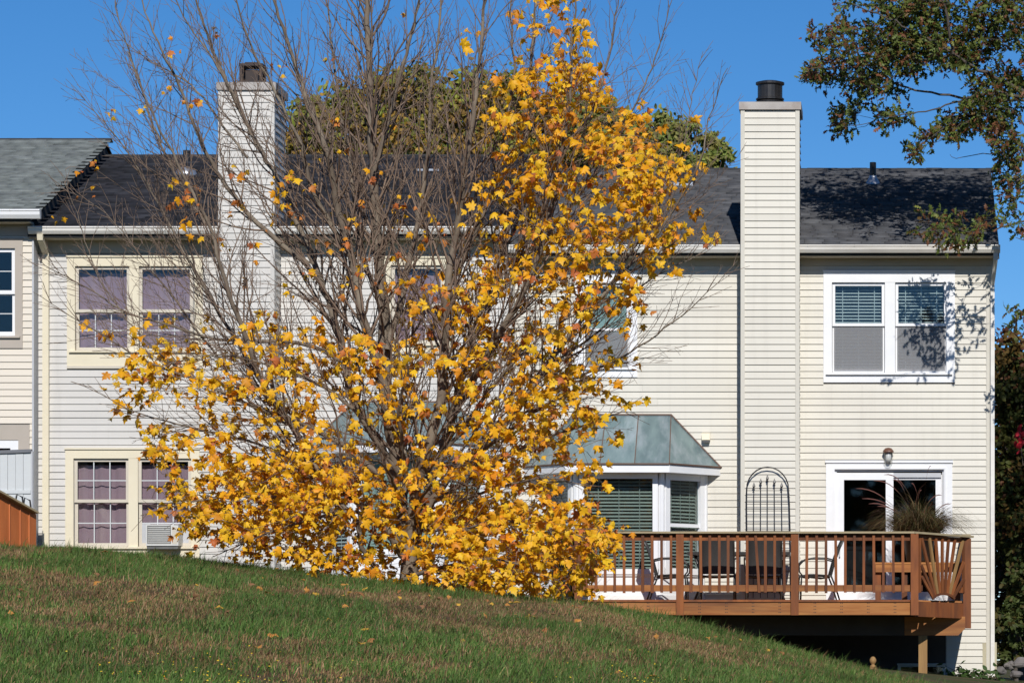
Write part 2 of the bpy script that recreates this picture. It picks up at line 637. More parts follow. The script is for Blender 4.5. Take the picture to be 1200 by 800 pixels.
def frame(m, x0, x1, z0, z1, w, y0, y1, wb=None, wt=None):
    wb = w if wb is None else wb
    wt = w if wt is None else wt
    m.box(x0, x1, y0, y1, z1 - wt, z1)
    m.box(x0, x1, y0, y1, z0, z0 + wb)
    m.box(x0, x0 + w, y0, y1, z0 + wb, z1 - wt)
    m.box(x1 - w, x1, y0, y1, z0 + wb, z1 - wt)


def pane(parent, x0, x1, z0, z1, Y, mat='glass'):
    return MB().box(x0, x1, Y, Y + 0.004, z0, z1).build('pane', mat, parent)


def blind(parent, x0, x1, z0, z1, Y, mat, pitch=0.052, tilt=0.5):
    m = MB()
    z = z0 + 0.02
    while z < z1:
        zz = z + random.gauss(0, 0.0015)
        m.bar((x0, Y, zz), (x1, Y, zz + random.gauss(0, 0.0015)), 0.045, 0.003, (0, -math.sin(tilt), math.cos(tilt)))
        z += pitch
    for f in (0.18, 0.5, 0.82):
        xx = x0 + (x1 - x0) * f
        m.box(xx - 0.006, xx + 0.006, Y - 0.026, Y - 0.022, z0, z1)
    m.box(x0, x1, Y - 0.02, Y + 0.02, z1 - 0.03, z1)
    return stuff(m.build('blind', mat, parent))


def curtain(parent, x0, x1, z0, z1, Y, mat, amp=0.02):
    m = MB()
    n = 28
    ph = random.random() * 6
    top, bot = [], []
    for i in range(n + 1):
        u = i / n
        y = Y + amp * math.sin(u * 17 + ph) + amp * 0.6 * math.sin(u * 39 + ph * 2)
        top.append((x0 + (x1 - x0) * u, y, z1))
        bot.append((x0 + (x1 - x0) * u, y + amp * 0.5 * math.sin(u * 11), z0))
    vs = top + bot + [(q[0], q[1] + 0.004, q[2]) for q in top + bot]
    k = n + 1
    fs = []
    for i in range(n):
        fs += [(i, i + 1, k + i + 1, k + i), (2 * k + i, 3 * k + i, 3 * k + i + 1, 2 * k + i + 1)]
    m.add(vs, fs)
    return m.build('curtain', mat, parent, smooth=True)


def double_hung(win, x0, x1, z0, z1, zm, Y, mat, sw=0.045, muntin=None, fill=None, screen=False, munt_mat='fencegrey'):
    """two sashes, two panes, muntins and what hangs behind them; all children of the window part"""
    m = MB()
    frame(m, x0, x1, zm - 0.02, z1, sw, Y + 0.012, Y + 0.045)
    m.build('sash', mat, win)
    m = MB()
    frame(m, x0, x1, z0, zm + 0.02, sw, Y + 0.048, Y + 0.08, wb=sw * 1.3)
    m.build('sash', mat, win)
    pane(win, x0 + sw, x1 - sw, zm - 0.02 + sw, z1 - sw, Y + 0.030)
    pane(win, x0 + sw, x1 - sw, z0 + sw * 1.3, zm + 0.02 - sw, Y + 0.066)
    for (zz0, zz1, yy, spec) in ((zm - 0.02 + sw, z1 - sw, Y + 0.022, (muntin or (None, None))[0]), (z0 + sw * 1.3, zm + 0.02 - sw, Y + 0.058, (muntin or (None, None))[1])):
        if spec:
            nv, nh = spec
            for i in range(nv):
                xx = x0 + sw + (x1 - x0 - 2 * sw) * (i + 1) / (nv + 1)
                MB().box(xx - 0.008, xx + 0.008, yy, yy + 0.006, zz0, zz1).build('muntin', munt_mat, win)
            for i in range(nh):
                zz = zz0 + (zz1 - zz0) * (i + 1) / (nh + 1)
                MB().box(x0 + sw, x1 - sw, yy - 0.002, yy + 0.004, zz - 0.008, zz + 0.008).build('muntin', munt_mat, win)
    if fill == 'blind':
        blind(win, x0 + 0.02, x1 - 0.02, z0 + 0.02, z1 - 0.02, Y + 0.14, 'blind')
    elif fill in ('purple', 'mint'):
        curtain(win, x0 + 0.005, x1 - 0.005, z0 + 0.01, z1 - (0.10 if fill == 'purple' else 0.02), Y + 0.16, fill, 0.014 if fill == 'purple' else 0.003)
    if screen:
        MB().box(x0 + sw * 0.6, x1 - sw * 0.6, Y + 0.034, Y + 0.036, z0 + sw * 0.6, zm).build('screen', 'screen', win)


def roof_solver(eY, eZ, rY, rZ):
    s = (rZ - eZ) / (rY - eY)

    def at(px, py):
        k = (HY - py) / F
        Y = (eZ - s * eY - k * D0) / (k - s)
        return P(px, py, Y)
    return at, s


def shingles(parent, x0, x1, eY, eZ, rY, rZ, tones, tab=0.33, course=0.135, jag=0.0):
    L = math.hypot(rY - eY, rZ - eZ)
    dy, dz = (rY - eY) / L, (rZ - eZ) / L
    n = int(L / course)
    co, tr, ti = [], [], []
    F5 = [(0, 1, 5), (0, 5, 4), (4, 5, 6), (4, 6, 7), (0, 4, 7), (0, 7, 3), (1, 2, 6), (1, 6, 5)]
    rr = random.Random(3)
    for i in range(n + 1):
        s0 = i * course
        s1 = min(s0 + course + 0.02, L)
        x = x0 - rr.random() * tab
        xe = x1 + (jag if i % 2 else 0)
        row = rr.gauss(1, 0.06)
        while x < xe:
            wd = tab * rr.uniform(0.75, 1.25)
            a, b = max(x, x0), min(x + wd - 0.008, xe)
            x += wd
            if b - a < 0.02:
                continue
            lift = 0.016 + rr.random() * 0.008
            base = len(co)
            for (s, h) in ((s0, 0.0), (s1, 0.0), (s0, lift), (s1, 0.006)):
                for xx in (a, b):
                    co.append((xx, eY + dy * s - dz * h, eZ + dz * s + dy * h))
            # order: 0,1 lower-bottom; 2,3 upper-bottom; 4,5 lower-top; 6,7 upper-top
            q = [0, 1, 3, 2, 4, 5, 7, 6]
            tr += [tuple(base + q[k] for k in f) for f in F5]
            c = tones[rr.randrange(len(tones))]
            v = row * rr.gauss(1, 0.10)
            ti += [(c[0] * v, c[1] * v, c[2] * v)] * 8
    off = origin_of(parent)
    me = tri_mesh('shingle_courses', np.array(co) - np.array(off), tr, np.clip(np.array(ti), 0.004, 1))
    return stuff(link('shingle_courses', me, parent, 'shingle'))


def roof(parent, x0, x1, eY, eZ, rY, rZ, tones, jag=0.0, cap_to=None):
    m = MB()
    bY = 2 * rY - eY
    th = 0.14
    m.prism([(eY, eZ), (rY, rZ), (bY, eZ), (bY, eZ - th), (rY, rZ - th), (eY, eZ - th)], x0, x1, 'x')
    r = m.build('roof', 'roofdeck', parent)
    shingles(r, x0 - 0.01, x1 + 0.01, eY - 0.02, eZ + 0.004, rY, rZ + 0.006, tones, jag=jag)
    m = MB()
    x = x0
    while x < (cap_to or x1):
        m.prism([(rY - 0.13, rZ - 0.035), (rY, rZ + 0.028 + random.random() * 0.008), (rY + 0.13, rZ - 0.035), (rY, rZ + 0.004)], x, x + 0.27, 'x')
        x += 0.26
    stuff(m.build('ridge_cap', 'roofdeck', r))
    return r


def gutter(parent, x0, x1, eY, zt, zb, mat):
    m = MB()
    y1 = eY + 0.02
    y0 = eY - 0.10
    h = zt - zb
    m.prism([(y1, zt), (y0, zt), (y0 - 0.012, zt - 0.02), (y0 + 0.004, zt - 0.03), (y0 + 0.01, zb + h * 0.4), (y0 + 0.045, zb), (y1, zb)], x0, x1, 'x')
    g = m.build('gutter', mat, parent)
    m = MB()
    x = x0 + 0.3
    while x < x1:
        m.box(x, x + 0.012, y0 - 0.016, y0 - 0.011, zt - 0.022, zt - 0.004)
        x += 0.75
    stuff(m.build('gutter_strap', 'gutter', g))
    return g


def chimney(house, pl, pr, ptop, pbase, Yf, Yb, mat, trim, name='chimney', side=0.0):
    """framed chimney: core, siding lengths, corner boards, cap"""
    x0, x1 = X_(pl, Yf), X_(pr, Yf)
    zt, zb = Z_(ptop, Yf), Z_(pbase, Yf)
    capz = zt - 9 / S(Yf)
    ch = MB().box(x0 + 0.03, x1 - 0.03, Yf, Yb, zb, capz).build(name, 'core', house)
    cb = 0.065
    planks(ch, x0 + cb, x1 - cb, zb, capz - 0.02, Yf, [], mat, joints=False)
    for s, xx in ((-1, x0), (1, x1)):
        m = MB()
        a, b = (xx, xx + cb) if s < 0 else (xx - cb, xx)
        m.box(a, b, Yf - 0.03, Yf - 0.0005, zb, capz)
        c, d = (xx, xx + 0.029) if s < 0 else (xx - 0.029, xx)
        m.box(c, d, Yf, Yf + cb, zb, capz)
        m.build('corner_board', trim, ch)
        side_siding(ch, (x0 + 0.03) if s < 0 else (x1 - 0.03), s, Yf + cb, Yb, zb, capz - 0.005, mat)
    c = MB().box(x0 - 0.025, x1 + 0.025, Yf - 0.055, Yb + 0.03, capz, zt)
    c.add([(x0 - 0.025, Yf - 0.055, zt), (x1 + 0.025, Yf - 0.055, zt), (x1 + 0.025, Yb + 0.03, zt), (x0 - 0.025, Yb + 0.03, zt), ((x0 + x1) / 2, (Yf + Yb) / 2, zt + 0.05)],
          [(0, 1, 4), (1, 2, 4), (2, 3, 4), (3, 0, 4)])
    c.build('chimney_cap', 'capmetal', ch)
    return ch, (x0 + x1) / 2, (Yf + Yb) / 2, zt


# ================================================================== TOWNHOUSES
def shell(house, x0, x1, Yf, zb, zt, ridge, mat, right_side=True, left_side=True):
    """side, back and party walls plus a room partition so that the inside is closed"""
    m = MB()
    bY = 9.6
    for x in (x0, x1 - 0.12):
        m.prism([(Yf + 0.14, zb), (bY, zb), (bY, zt), (4.6, ridge - 0.16), (Yf + 0.14, zt)], x, x + 0.12, 'x')
    m.box(x0 + 0.12, x1 - 0.12, bY - 0.14, bY, zb, zt)
    o = m.build('party_wall', 'core', house)
    m = MB()
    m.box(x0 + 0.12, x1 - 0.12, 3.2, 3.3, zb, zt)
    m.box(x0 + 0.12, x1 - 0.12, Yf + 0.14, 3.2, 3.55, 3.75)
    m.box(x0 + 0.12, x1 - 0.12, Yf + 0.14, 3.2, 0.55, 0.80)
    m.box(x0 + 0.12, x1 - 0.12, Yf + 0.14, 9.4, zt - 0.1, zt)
    m.build('inner_wall', 'room', house)


def casing(house, name, rect, Y, mat, w, wt=None, wb=None, sill=True, mull=None, sill_mat=None):
    """casing boards round an opening; returns the window part"""
    x0, x1, z0, z1 = rect
    m = MB()
    frame(m, x0, x1, z0, z1, w, Y - 0.032, Y + 0.012, wb=wb, wt=wt)
    if mull:
        m.box(mull[0], mull[1], Y - 0.028, Y + 0.05, z0 + (wb or w), z1 - (wt or w))
    win = m.build(name, mat, house)
    # drip cap and sill
    m = MB()
    m.box(x0 - 0.01, x1 + 0.01, Y - 0.055, Y - 0.033, z1 - 0.022, z1 + 0.004)
    m.build('drip_cap', mat, win)
    if sill:
        zs = z0 + (wb or w)
        m = MB()
        m.prism([(Y - 0.075, zs - 0.03), (Y - 0.075, zs - 0.004), (Y + 0.03, zs + 0.012), (Y + 0.03, zs - 0.03)], x0 + w * 0.3, x1 - w * 0.3, 'x')
        m.build('sill', sill_mat or mat, win)
    return win


def bay_window(house, Yw, cx, ztop, zeave, zhead, zsill, zbot, roof_half, hf, hw, eave_half, trim, fill, side_fill, seams=3):
    Yf = Yw - 0.75
    A, B = Vector((cx - hf, Yf)), Vector((cx + hf, Yf))
    W0, W1 = Vector((cx - hw, Yw)), Vector((cx + hw, Yw))
    foot = [W0, A, B, W1]

    def ring(m, z0, z1, grow=0.0):
        f = [(p.x + (grow if p.x > cx else -grow), p.y - (grow if p.y < Yw - 0.01 else 0)) for p in foot]
        vs = [(x, y, z0) for x, y in f] + [(x, y, z1) for x, y in f]
        m.add(vs, [(3, 2, 1, 0), (4, 5, 6, 7)] + [(i, (i + 1) % 4, (i + 1) % 4 + 4, i + 4) for i in range(4)])
    m = MB()
    ring(m, zbot, zsill - 0.05)
    ring(m, zhead + 0.05, zeave - 0.10)
    ring(m, zsill - 0.05, zsill - 0.02, 0.03)
    ring(m, zbot - 0.02, zbot + 0.10, 0.012)
    for p in foot:
        m.lathe([(0.055, zsill - 0.02), (0.055, zhead + 0.05)], (p.x, p.y + (0.01 if p.y < Yw - 0.1 else -0.02), 0), 8)
    bay = m.build('bay_window', trim, house)
    for k, (p, q) in enumerate(((W0, A), (A, B), (B, W1))):
        d = (q - p)
        L = d.length
        d = d / L
        n = Vector((d.y, -d.x))          # outward
        if n.y > 0:
            n = -n

        def at(u, z, o=0.0):
            return Vector((p.x + d.x * u + n.x * o, p.y + d.y * u + n.y * o, z))
        fw = 0.085 if k == 1 else 0.10
        e = 0.05
        m = MB()
        n3 = (n.x, n.y, 0)
        for u in (e + fw / 2, L - e - fw / 2):
            m.bar(at(u, zsill - 0.02, 0.02), at(u, zhead + 0.05, 0.02), fw, 0.07, n3)
        for z in (zsill + fw / 2 - 0.02, zhead - fw / 2 + 0.05):
            m.bar(at(e, z, 0.018), at(L - e, z, 0.018), fw, 0.066, n3)
        if k != 1:
            m.bar(at(e + fw, (zsill + zhead) / 2, 0.012), at(L - e - fw, (zsill + zhead) / 2, 0.012), 0.055, 0.05, n3)
        m.build('sash', trim, bay)
        u0, u1 = e + fw - 0.005, L - e - fw + 0.005
        MB().bar(at(u0, (zsill + zhead) / 2 + 0.015, 0.0), at(u1, (zsill + zhead) / 2 + 0.015, 0.0), zhead - zsill, 0.005, n3).build('pane', 'glass', bay)
        ff = fill if k == 1 else side_fill
        m = MB()
        if ff in ('blind', 'greyblind'):
            z = zsill + 0.03
            while z < zhead:
                zz = z + random.gauss(0, 0.002)
                m.bar(at(u0 - 0.02, zz, -0.09), at(u1 + 0.02, zz + random.gauss(0, 0.002), -0.09), 0.046, 0.003, (n.x * 0.66, n.y * 0.66, 0.75))
                z += 0.055
            for uf in (0.2, 0.5, 0.8):
                u = u0 + (u1 - u0) * uf
                m.bar(at(u, zsill, -0.06), at(u, zhead, -0.06), 0.012, 0.003, n3)
            stuff(m.build('blind', ff, bay))
        else:
            m.bar(at(u0 - 0.02, (zsill + zhead) / 2, -0.09), at(u1 + 0.02, (zsill + zhead) / 2, -0.09), zhead - zsill, 0.01, n3)
            m.build('roller_shade', ff, bay)
    # eave, fascia, copper roof
    Ye = Yf - 0.30
    hs = hf + 0.15
    ea = [(cx - eave_half, Yw), (cx - hs, Ye), (cx + hs, Ye), (cx + eave_half, Yw)]
    m = MB()
    vs = [(x, y, zeave - 0.13) for x, y in ea] + [(x, y, zeave - 0.012) for x, y in ea]
    m.add(vs, [(3, 2, 1, 0), (4, 5, 6, 7)] + [(i, (i + 1) % 4, (i + 1) % 4 + 4, i + 4) for i in range(4)])
    m.build('fascia', trim, bay)
    T0, T1 = Vector((cx - roof_half, Yw, ztop)), Vector((cx + roof_half, Yw, ztop))
    E = [Vector((x, y, zeave)) for x, y in ea]
    for i in range(seams):
        a0, a1 = i / seams, (i + 1) / seams
        MB().slab([T0.lerp(T1, a0), T0.lerp(T1, a1), E[1].lerp(E[2], a1), E[1].lerp(E[2], a0)], 0.012).build('copper_panel', 'copper', bay)
    MB().slab([T0, E[1], E[0]], 0.012).build('copper_panel', 'copper', bay)
    MB().slab([T1, E[3], E[2]], 0.012).build('copper_panel', 'copper', bay)
    for i in range(seams + 1):
        a0 = i / seams
        MB().bar(T0.lerp(T1, a0) + Vector((0, -0.005, 0.004)), E[1].lerp(E[2], a0) + Vector((0, 0, 0.004)), 0.014, 0.03).build('copper_seam', 'copperedge', bay)
    for a, b in ((T0, T1), (T1, E[3]), (T0, E[0]), (E[1], E[2]), (E[0], E[1]), (E[2], E[3])):
        MB().bar(a + Vector((0, -0.012, 0.008)), b + Vector((0, -0.012, 0.004)), 0.035, 0.022).build('copper_edge', 'copperedge', bay)
    return bay


def flue(ch, cx, cy, z, r, h, mat):
    m = MB()
    m.lathe([(r * 1.02, 0), (r * 1.18, 0.02), (r * 1.2, h * .16), (r * 1.0, h * .20), (r * 1.14, h * .24), (r * 1.14, h * .29), (r, h * .33), (r * 1.0, h * .82),
             (r * 1.16, h * .86), (r * 1.16, h * .94), (r * .7, h * 1.0), (0.01, h * 1.02)], (cx, cy, z), 22)
    m.build('flue', mat, ch)


# ------------------------------------------------------------------ right house (cream)
Y3 = 0.0
x30, x31 = X_(598, Y3), X_(1163, Y3)
h3 = root('townhouse', 'cream sided townhouse with white trimmed windows behind the wooden deck', 'house', ((x30 + x31) / 2, 0, -0.6), 'row of attached townhouses')
zb3, zf3 = -1.5, Z_(312, Y3)
eY3, eZ3, rY3, rZ3 = -0.40, Z_(289, -0.40), 4.6, Z_(199, 4.6)
WR = pxr(965, 1119, 317, 448, Y3)
WL = pxr(674, 747, 318, 442, Y3)
DR = pxr(968, 1116, 540, 704.5, Y3)
BAYCX, BAYW = (725 - CX) / S(-.75), 1.33
BAY = (BAYCX - 1.30, BAYCX + 1.30, Z_(704, Y3), Z_(490, Y3))
BAYH = (BAYCX - 1.34, BAYCX + 1.34, Z_(706, Y3), Z_(545, Y3))
open3 = [pxr(975, 1110, 331, 437, Y3), pxr(684, 737, 334, 430, Y3), pxr(978, 1107, 549, 704, Y3), (BAYCX - 1.1, BAYCX + 1.1, Z_(672, Y3), Z_(556, Y3)), pxr(1055, 1110, 780, 812, Y3)]
w3 = wall_core(h3, x30, x31, zb3, eZ3 - 0.1, Y3, open3)
shell(h3, x30, x31, Y3, zb3, eZ3 - 0.15, rZ3, 'cream')
chl, chr_ = X_(868, -.6), X_(937, -.6)
zlow = Z_(808, Y3)
BASE = pxr(640, 1109, 707, 830, Y3)
planks(w3, x30 + 0.08, X_(868, Y3) + 0.05, zlow, zf3, Y3, [WL, BAYH, BASE], 'cream')
FND = pxr(1151.5, 1168, 752, 830, Y3)
BWIN = pxr(1052, 1108, 777, 820, Y3)
planks(w3, X_(935, Y3) - 0.02, x31 - 0.10, zlow, zf3, Y3, [WR, (DR[0], DR[1], DR[2] - 0.05, DR[3]), FND, BASE], 'cream')
MB().box(BASE[0], BWIN[0], Y3 - 0.012, Y3 - 0.0005, zb3, BASE[3]).box(BWIN[0], BWIN[1], Y3 - 0.012, Y3 - 0.0005, BWIN[3], BASE[3]).build('shade_panel', 'deckshade', w3)  # dark sheet in place of siding: the deck's shade painted as colour
m = MB()
m.box(x31 - 0.10, x31, Y3 - 0.030, Y3 - 0.0005, zb3, zf3)
m.box(x31 - 0.0, x31 + 0.03, Y3 - 0.030, Y3 + 0.10, zb3, zf3)
m.build('corner_board', 'cream', w3)
side_siding(w3, x31 + 0.002, 1, Y3 + 0.10, 9.6, zb3, eZ3 - 0.15, 'cream')
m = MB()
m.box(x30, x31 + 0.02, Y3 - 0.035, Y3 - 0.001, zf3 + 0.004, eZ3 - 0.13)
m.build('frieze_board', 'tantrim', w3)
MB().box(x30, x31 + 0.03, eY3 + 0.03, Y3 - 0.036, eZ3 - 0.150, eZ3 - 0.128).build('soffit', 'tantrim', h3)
MB().box(*FND[:2], Y3 - 0.02, Y3 - 0.0005, FND[2], FND[3]).build('foundation_panel', 'found', w3)

TONE3 = [(0.080, 0.082, 0.089), (0.068, 0.070, 0.077), (0.094, 0.095, 0.101), (0.074, 0.074, 0.079)]
r3 = roof(h3, x30 + 0.01, X_(1170, eY3), eY3, eZ3, rY3, rZ3, TONE3)
gutter(h3, x30 + 0.02, X_(1172, eY3), eY3, Z_(287.5, eY3), Z_(296.5, eY3), 'gutter')
at3, s3 = roof_solver(eY3, eZ3, rY3, rZ3)
# rake boards and downspout
m = MB()
xr = X_(1170, eY3)
m.prism([(eY3, eZ3 - 0.02), (rY3, rZ3 - 0.02), (rY3, rZ3 - 0.2), (eY3, eZ3 - 0.2)], xr - 0.02, xr + 0.015, 'x')
m.build('rake_board', 'roofdeck', r3)
m = MB()
gx1 = X_(1167, -.4)
m.bar((gx1, -0.42, Z_(294, -.4)), (gx1, -0.42, Z_(304, -.4)), 0.08, 0.06, (0, 1, 0))
m.bar((gx1, -0.42, Z_(303, -.4)), (x31 - 0.0, -0.075, Z_(332, -.1)), 0.075, 0.06, (1, 0, 0))
m.bar((x31 - 0.0, -0.075, Z_(330, -.1)), (x31 - 0.0, -0.075, zb3 + 0.4), 0.065, 0.05, (0, 1, 0))
m.build('downspout', 'gutter', h3)
# roof vents
for (px, py, hh) in ((1023, 215, 0.36),):
    q = at3(px, py)
    v = MB().lathe([(0.055, -0.05), (0.055, hh), (0.048, hh + 0.002)], q, 14).build('vent_pipe', 'blackmetal', r3)
    MB().lathe([(0.15, -0.06), (0.13, 0.0), (0.07, 0.10), (0.062, 0.13)], q + Vector((0, 0, 0.0)), 16).build('pipe_flashing', 'flash', v)
q0, q1 = at3(768, 219), at3(812, 219)
sk = MB().box(q0.x, q1.x, q0.y, q0.y + 0.7, q0.z - 0.05, q0.z + 0.15).build('skylight', 'flash', r3)
MB().prism([(q0.y - 0.03, q0.z + 0.152), (q0.y + 0.72, q0.z + 0.40), (q0.y + 0.72, q0.z + 0.32), (q0.y - 0.03, q0.z + 0.10)], q0.x - 0.03, q1.x + 0.03, 'x').build('skylight_cover', 'roofdeck', sk)

# windows
win = casing(h3, 'window', WR, Y3, 'white', X_(975, 0) - X_(965, 0), wt=14 / S(0), wb=11 / S(0), mull=(X_(1037), X_(1049)))
for a, b in ((975, 1037), (1049, 1110)):
    double_hung(win, X_(a) + 0.006, X_(b) - 0.006, Z_(436), Z_(331.5), Z_(380.5), Y3, 'white', fill='blind', screen=True)
win = casing(h3, 'window', WL, Y3, 'white', 9.5 / S(0), wt=14 / S(0), wb=11 / S(0))
double_hung(win, X_(683.5), X_(737.5), Z_(431), Z_(332), Z_(386), Y3, 'white', fill='mint', screen=True)
# basement window under the deck
win = casing(h3, 'window', BWIN, Y3, 'sash', 0.05)
MB().box(X_(1080), X_(1085), Y3 - 0.02, Y3 + 0.05, BWIN[2] + 0.05, BWIN[3] - 0.05).build('mullion', 'sash', win)
pane(win, X_(1056), X_(1109), BWIN[2] + 0.05, BWIN[3] - 0.05, Y3 + 0.02)

# sliding door
m = MB()
frame(m, DR[0], DR[1], DR[2], DR[3], 10 / S(0), Y3 - 0.036, Y3 + 0.01, wb=0.02, wt=9.5 / S(0))
frame(m, X_(976), X_(1109), DR[2] + 0.003, Z_(547.5), 0.03, Y3 - 0.048, Y3 - 0.0365, wb=0.012)
door = m.build('sliding_door', 'white', h3)
m = MB()
m.box(DR[0] - 0.012, DR[1] + 0.012, Y3 - 0.06, Y3 - 0.037, DR[3] - 0.03, DR[3] + 0.012)
m.build('drip_cap', 'white', door)
m = MB()
frame(m, X_(978), X_(1107), DR[2] + 0.02, Z_(549.5), 0.035, Y3 + 0.011, Y3 + 0.13)
m.build('door_frame', 'white', door)
zt_ = Z_(553.5)
m = MB()
frame(m, X_(980), X_(1047), DR[2] + 0.05, zt_, 9 / S(0), Y3 + 0.02, Y3 + 0.055, wb=0.11, wt=8.5 / S(0))
m.build('door_leaf', 'white', door)
m = MB()
frame(m, X_(1039), X_(1104), DR[2] + 0.05, zt_ - 0.03, 7.5 / S(0), Y3 + 0.065, Y3 + 0.10, wb=0.11, wt=6 / S(0))
m.build('door_leaf', 'white', door)
pane(door, X_(988.5), X_(1038.5), DR[2] + 0.14, Z_(561.5), Y3 + 0.036, 'darkglass')
pane(door, X_(1046), X_(1097), DR[2] + 0.14, Z_(561.5), Y3 + 0.08, 'darkglass')
MB().box(X_(1046.5), X_(1103), Y3 + 0.03, Y3 + 0.06, Z_(559), Z_(553.6)).build('door_track', 'greytrim', door)
MB().bar((X_(984), Y3 - 0.01, Z_(652)), (X_(984), Y3 - 0.01, Z_(641)), 0.02, 0.03, (0, 1, 0)).build('handle', 'greytrim', door)
# lamp above the door
q = P(1041, 534, -.10)
lamp = MB().lathe([(0.01, 0.135), (0.05, 0.125), (0.085, 0.085), (0.09, 0.06), (0.06, 0.055)], q, 16).build('wall_lamp', 'brownlamp', h3, smooth=False)
MB().lathe([(0.055, 0.055), (0.068, 0.02), (0.068, -0.10), (0.05, -0.135), (0.01, -0.14)], q, 16).build('lamp_jar', 'lampglass', lamp, smooth=True)
MB().bar(q + Vector((0, 0, 0.09)), (q.x, Y3 - 0.02, q.z + 0.09), 0.05, 0.05).build('lamp_bracket', 'brownlamp', lamp)
MB().lathe([(0.02, 0.05), (0.045, 0.02), (0.05, -0.05), (0.03, -0.10)], q, 10).build('lamp_bulb', 'white', lamp, smooth=True)
# small exhaust hood
q = P(827.5, 512, -0.03)
m = MB().prism([(0.0, q.z + 0.075), (-0.10, q.z + 0.06), (-0.13, q.z - 0.05), (-0.02, q.z - 0.06), (0.0, q.z - 0.06)], q.x - 0.065, q.x + 0.065, 'x')
vh = m.build('vent_hood', 'creamtrim', h3)
MB().box(q.x - 0.055, q.x + 0.055, -0.11, -0.03, q.z - 0.085, q.z - 0.061).build('vent_flap', 'acdark', vh)

bay_window(h3, Y3, BAYCX, Z_(486, 0), Z_(543.5, -1.05), Z_(558, -.75), Z_(671, -.75), Z_(704, -.75), 0.79, 0.68, 1.33, 1.60, 'white', 'greyblind', 'greyblind')

c3, cxx, cyy, czz = chimney(h3, 868, 937, 120, 708, -0.60, 0.45, 'cream', 'cream')
flue(c3, cxx - 0.02, cyy, czz + 0.02, 0.20, 0.40, 'blackmetal')

# ------------------------------------------------------------------ middle house (pale grey)
Y2 = -0.15
x20, x21 = X_(43, Y2), X_(598, Y2)
h2 = root('townhouse', 'pale grey sided townhouse with cream trim behind the yellow maple', 'house', ((x20 + x21) / 2, 0, 0.4), 'row of attached townhouses')
zb2, zf2 = -0.4, Z_(297, Y2)
eY2, eZ2, rY2, rZ2 = -0.55, Z_(268, -0.55), 4.6, Z_(183, 4.6)
U1 = pxr(79, 238, 300, 431, Y2)
U2 = pxr(449, 529, 301, 414, Y2)
L1 = pxr(77, 234, 525, 655, Y2)
B2CX = (466 - CX) / S(-.9)
B2H = (B2CX - 1.34, B2CX + 1.34, Z_(682, Y2), Z_(522, Y2))
open2 = [pxr(88, 152, 312, 411, Y2), pxr(163, 226, 312, 411, Y2), pxr(459, 520, 311, 403, Y2), pxr(87, 151, 537, 640, Y2), pxr(162, 224, 537, 640, Y2),
         (B2CX - 1.1, B2CX + 1.1, Z_(648, Y2), Z_(532, Y2))]
w2 = wall_core(h2, x20, x21, zb2, eZ2 - 0.1, Y2, open2)
shell(h2, x20, x21, Y2, zb2, eZ2 - 0.15, rZ2, 'pale')
zl2 = Z_(720, Y2)
planks(w2, x20 + 0.005, X_(257, Y2), zl2, zf2, Y2, [U1, L1], 'pale')
planks(w2, X_(322, Y2), x21 - 0.06, zl2, zf2, Y2, [U2, B2H], 'pale')
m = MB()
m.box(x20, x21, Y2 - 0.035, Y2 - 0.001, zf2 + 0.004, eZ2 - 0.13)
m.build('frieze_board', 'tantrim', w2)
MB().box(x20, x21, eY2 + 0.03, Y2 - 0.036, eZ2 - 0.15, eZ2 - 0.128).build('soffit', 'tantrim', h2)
MB().box(x21 - 0.06, x21 + 0.004, Y2 - 0.03, Y2 - 0.0005, zb2, zf2).build('corner_board', 'pale', w2)
side_siding(w2, x21 + 0.002, 1, Y2 - 0.02, Y2 + 0.16, zb2, eZ2 - 0.15, 'pale')
TONE2 = [(0.018, 0.019, 0.025), (0.024, 0.024, 0.030), (0.014, 0.015, 0.019), (0.030, 0.031, 0.038)]
r2 = roof(h2, x20 - 0.05, x21 + 0.03, eY2, eZ2, rY2, rZ2, TONE2)
at2, s2 = roof_solver(eY2, eZ2, rY2, rZ2)
gutter(h2, X_(34, eY2), x21 + 0.05, eY2, Z_(266, eY2), Z_(274.5, eY2), 'gutter')
m = MB()
m.prism([(rY2 + 0.0, rZ2 + 0.02), (rY2 - 0.25, rZ2 - 0.06), (rY2 - 0.25, rZ2 - 0.10), (rY2, rZ2 - 0.02)], x21 + 0.0, x21 + 0.06, 'x')
m.build('step_flashing', 'roofdeck', r2)
m = MB()
dx = X_(54, -.2)
m.bar((dx, -0.60, Z_(274, -.6)), (dx, -0.58, Z_(281, -.6)), 0.09, 0.07, (0, 1, 0))
m.bar((dx, -0.58, Z_(280, -.6)), (dx, Y2 - 0.06, Z_(297, -.2)), 0.09, 0.07, (0, 1, 0))
m.bar((dx, Y2 - 0.06, Z_(296, -.2)), (dx, Y2 - 0.06, zb2), 0.10, 0.07, (0, 1, 0))
m.build('downspout', 'creamtrim', h2)
q = at2(218, 205)
dm = MB().lathe([(0.20, -0.06), (0.19, 0.02), (0.15, 0.09), (0.08, 0.13), (0.01, 0.145)], q, 18).build('dome_vent', 'flash', r2, smooth=True)
q = at2(219, 190)
v = MB().lathe([(0.07, -0.08), (0.07, 0.20), (0.06, 0.202)], q, 12).build('vent_pipe', 'blackmetal', r2)
q0, q1 = at2(488, 202), at2(514, 202)
MB().box(q0.x, q1.x, q0.y, q0.y + 0.5, q0.z - 0.05, q0.z + 0.06).build('skylight', 'flash', r2)

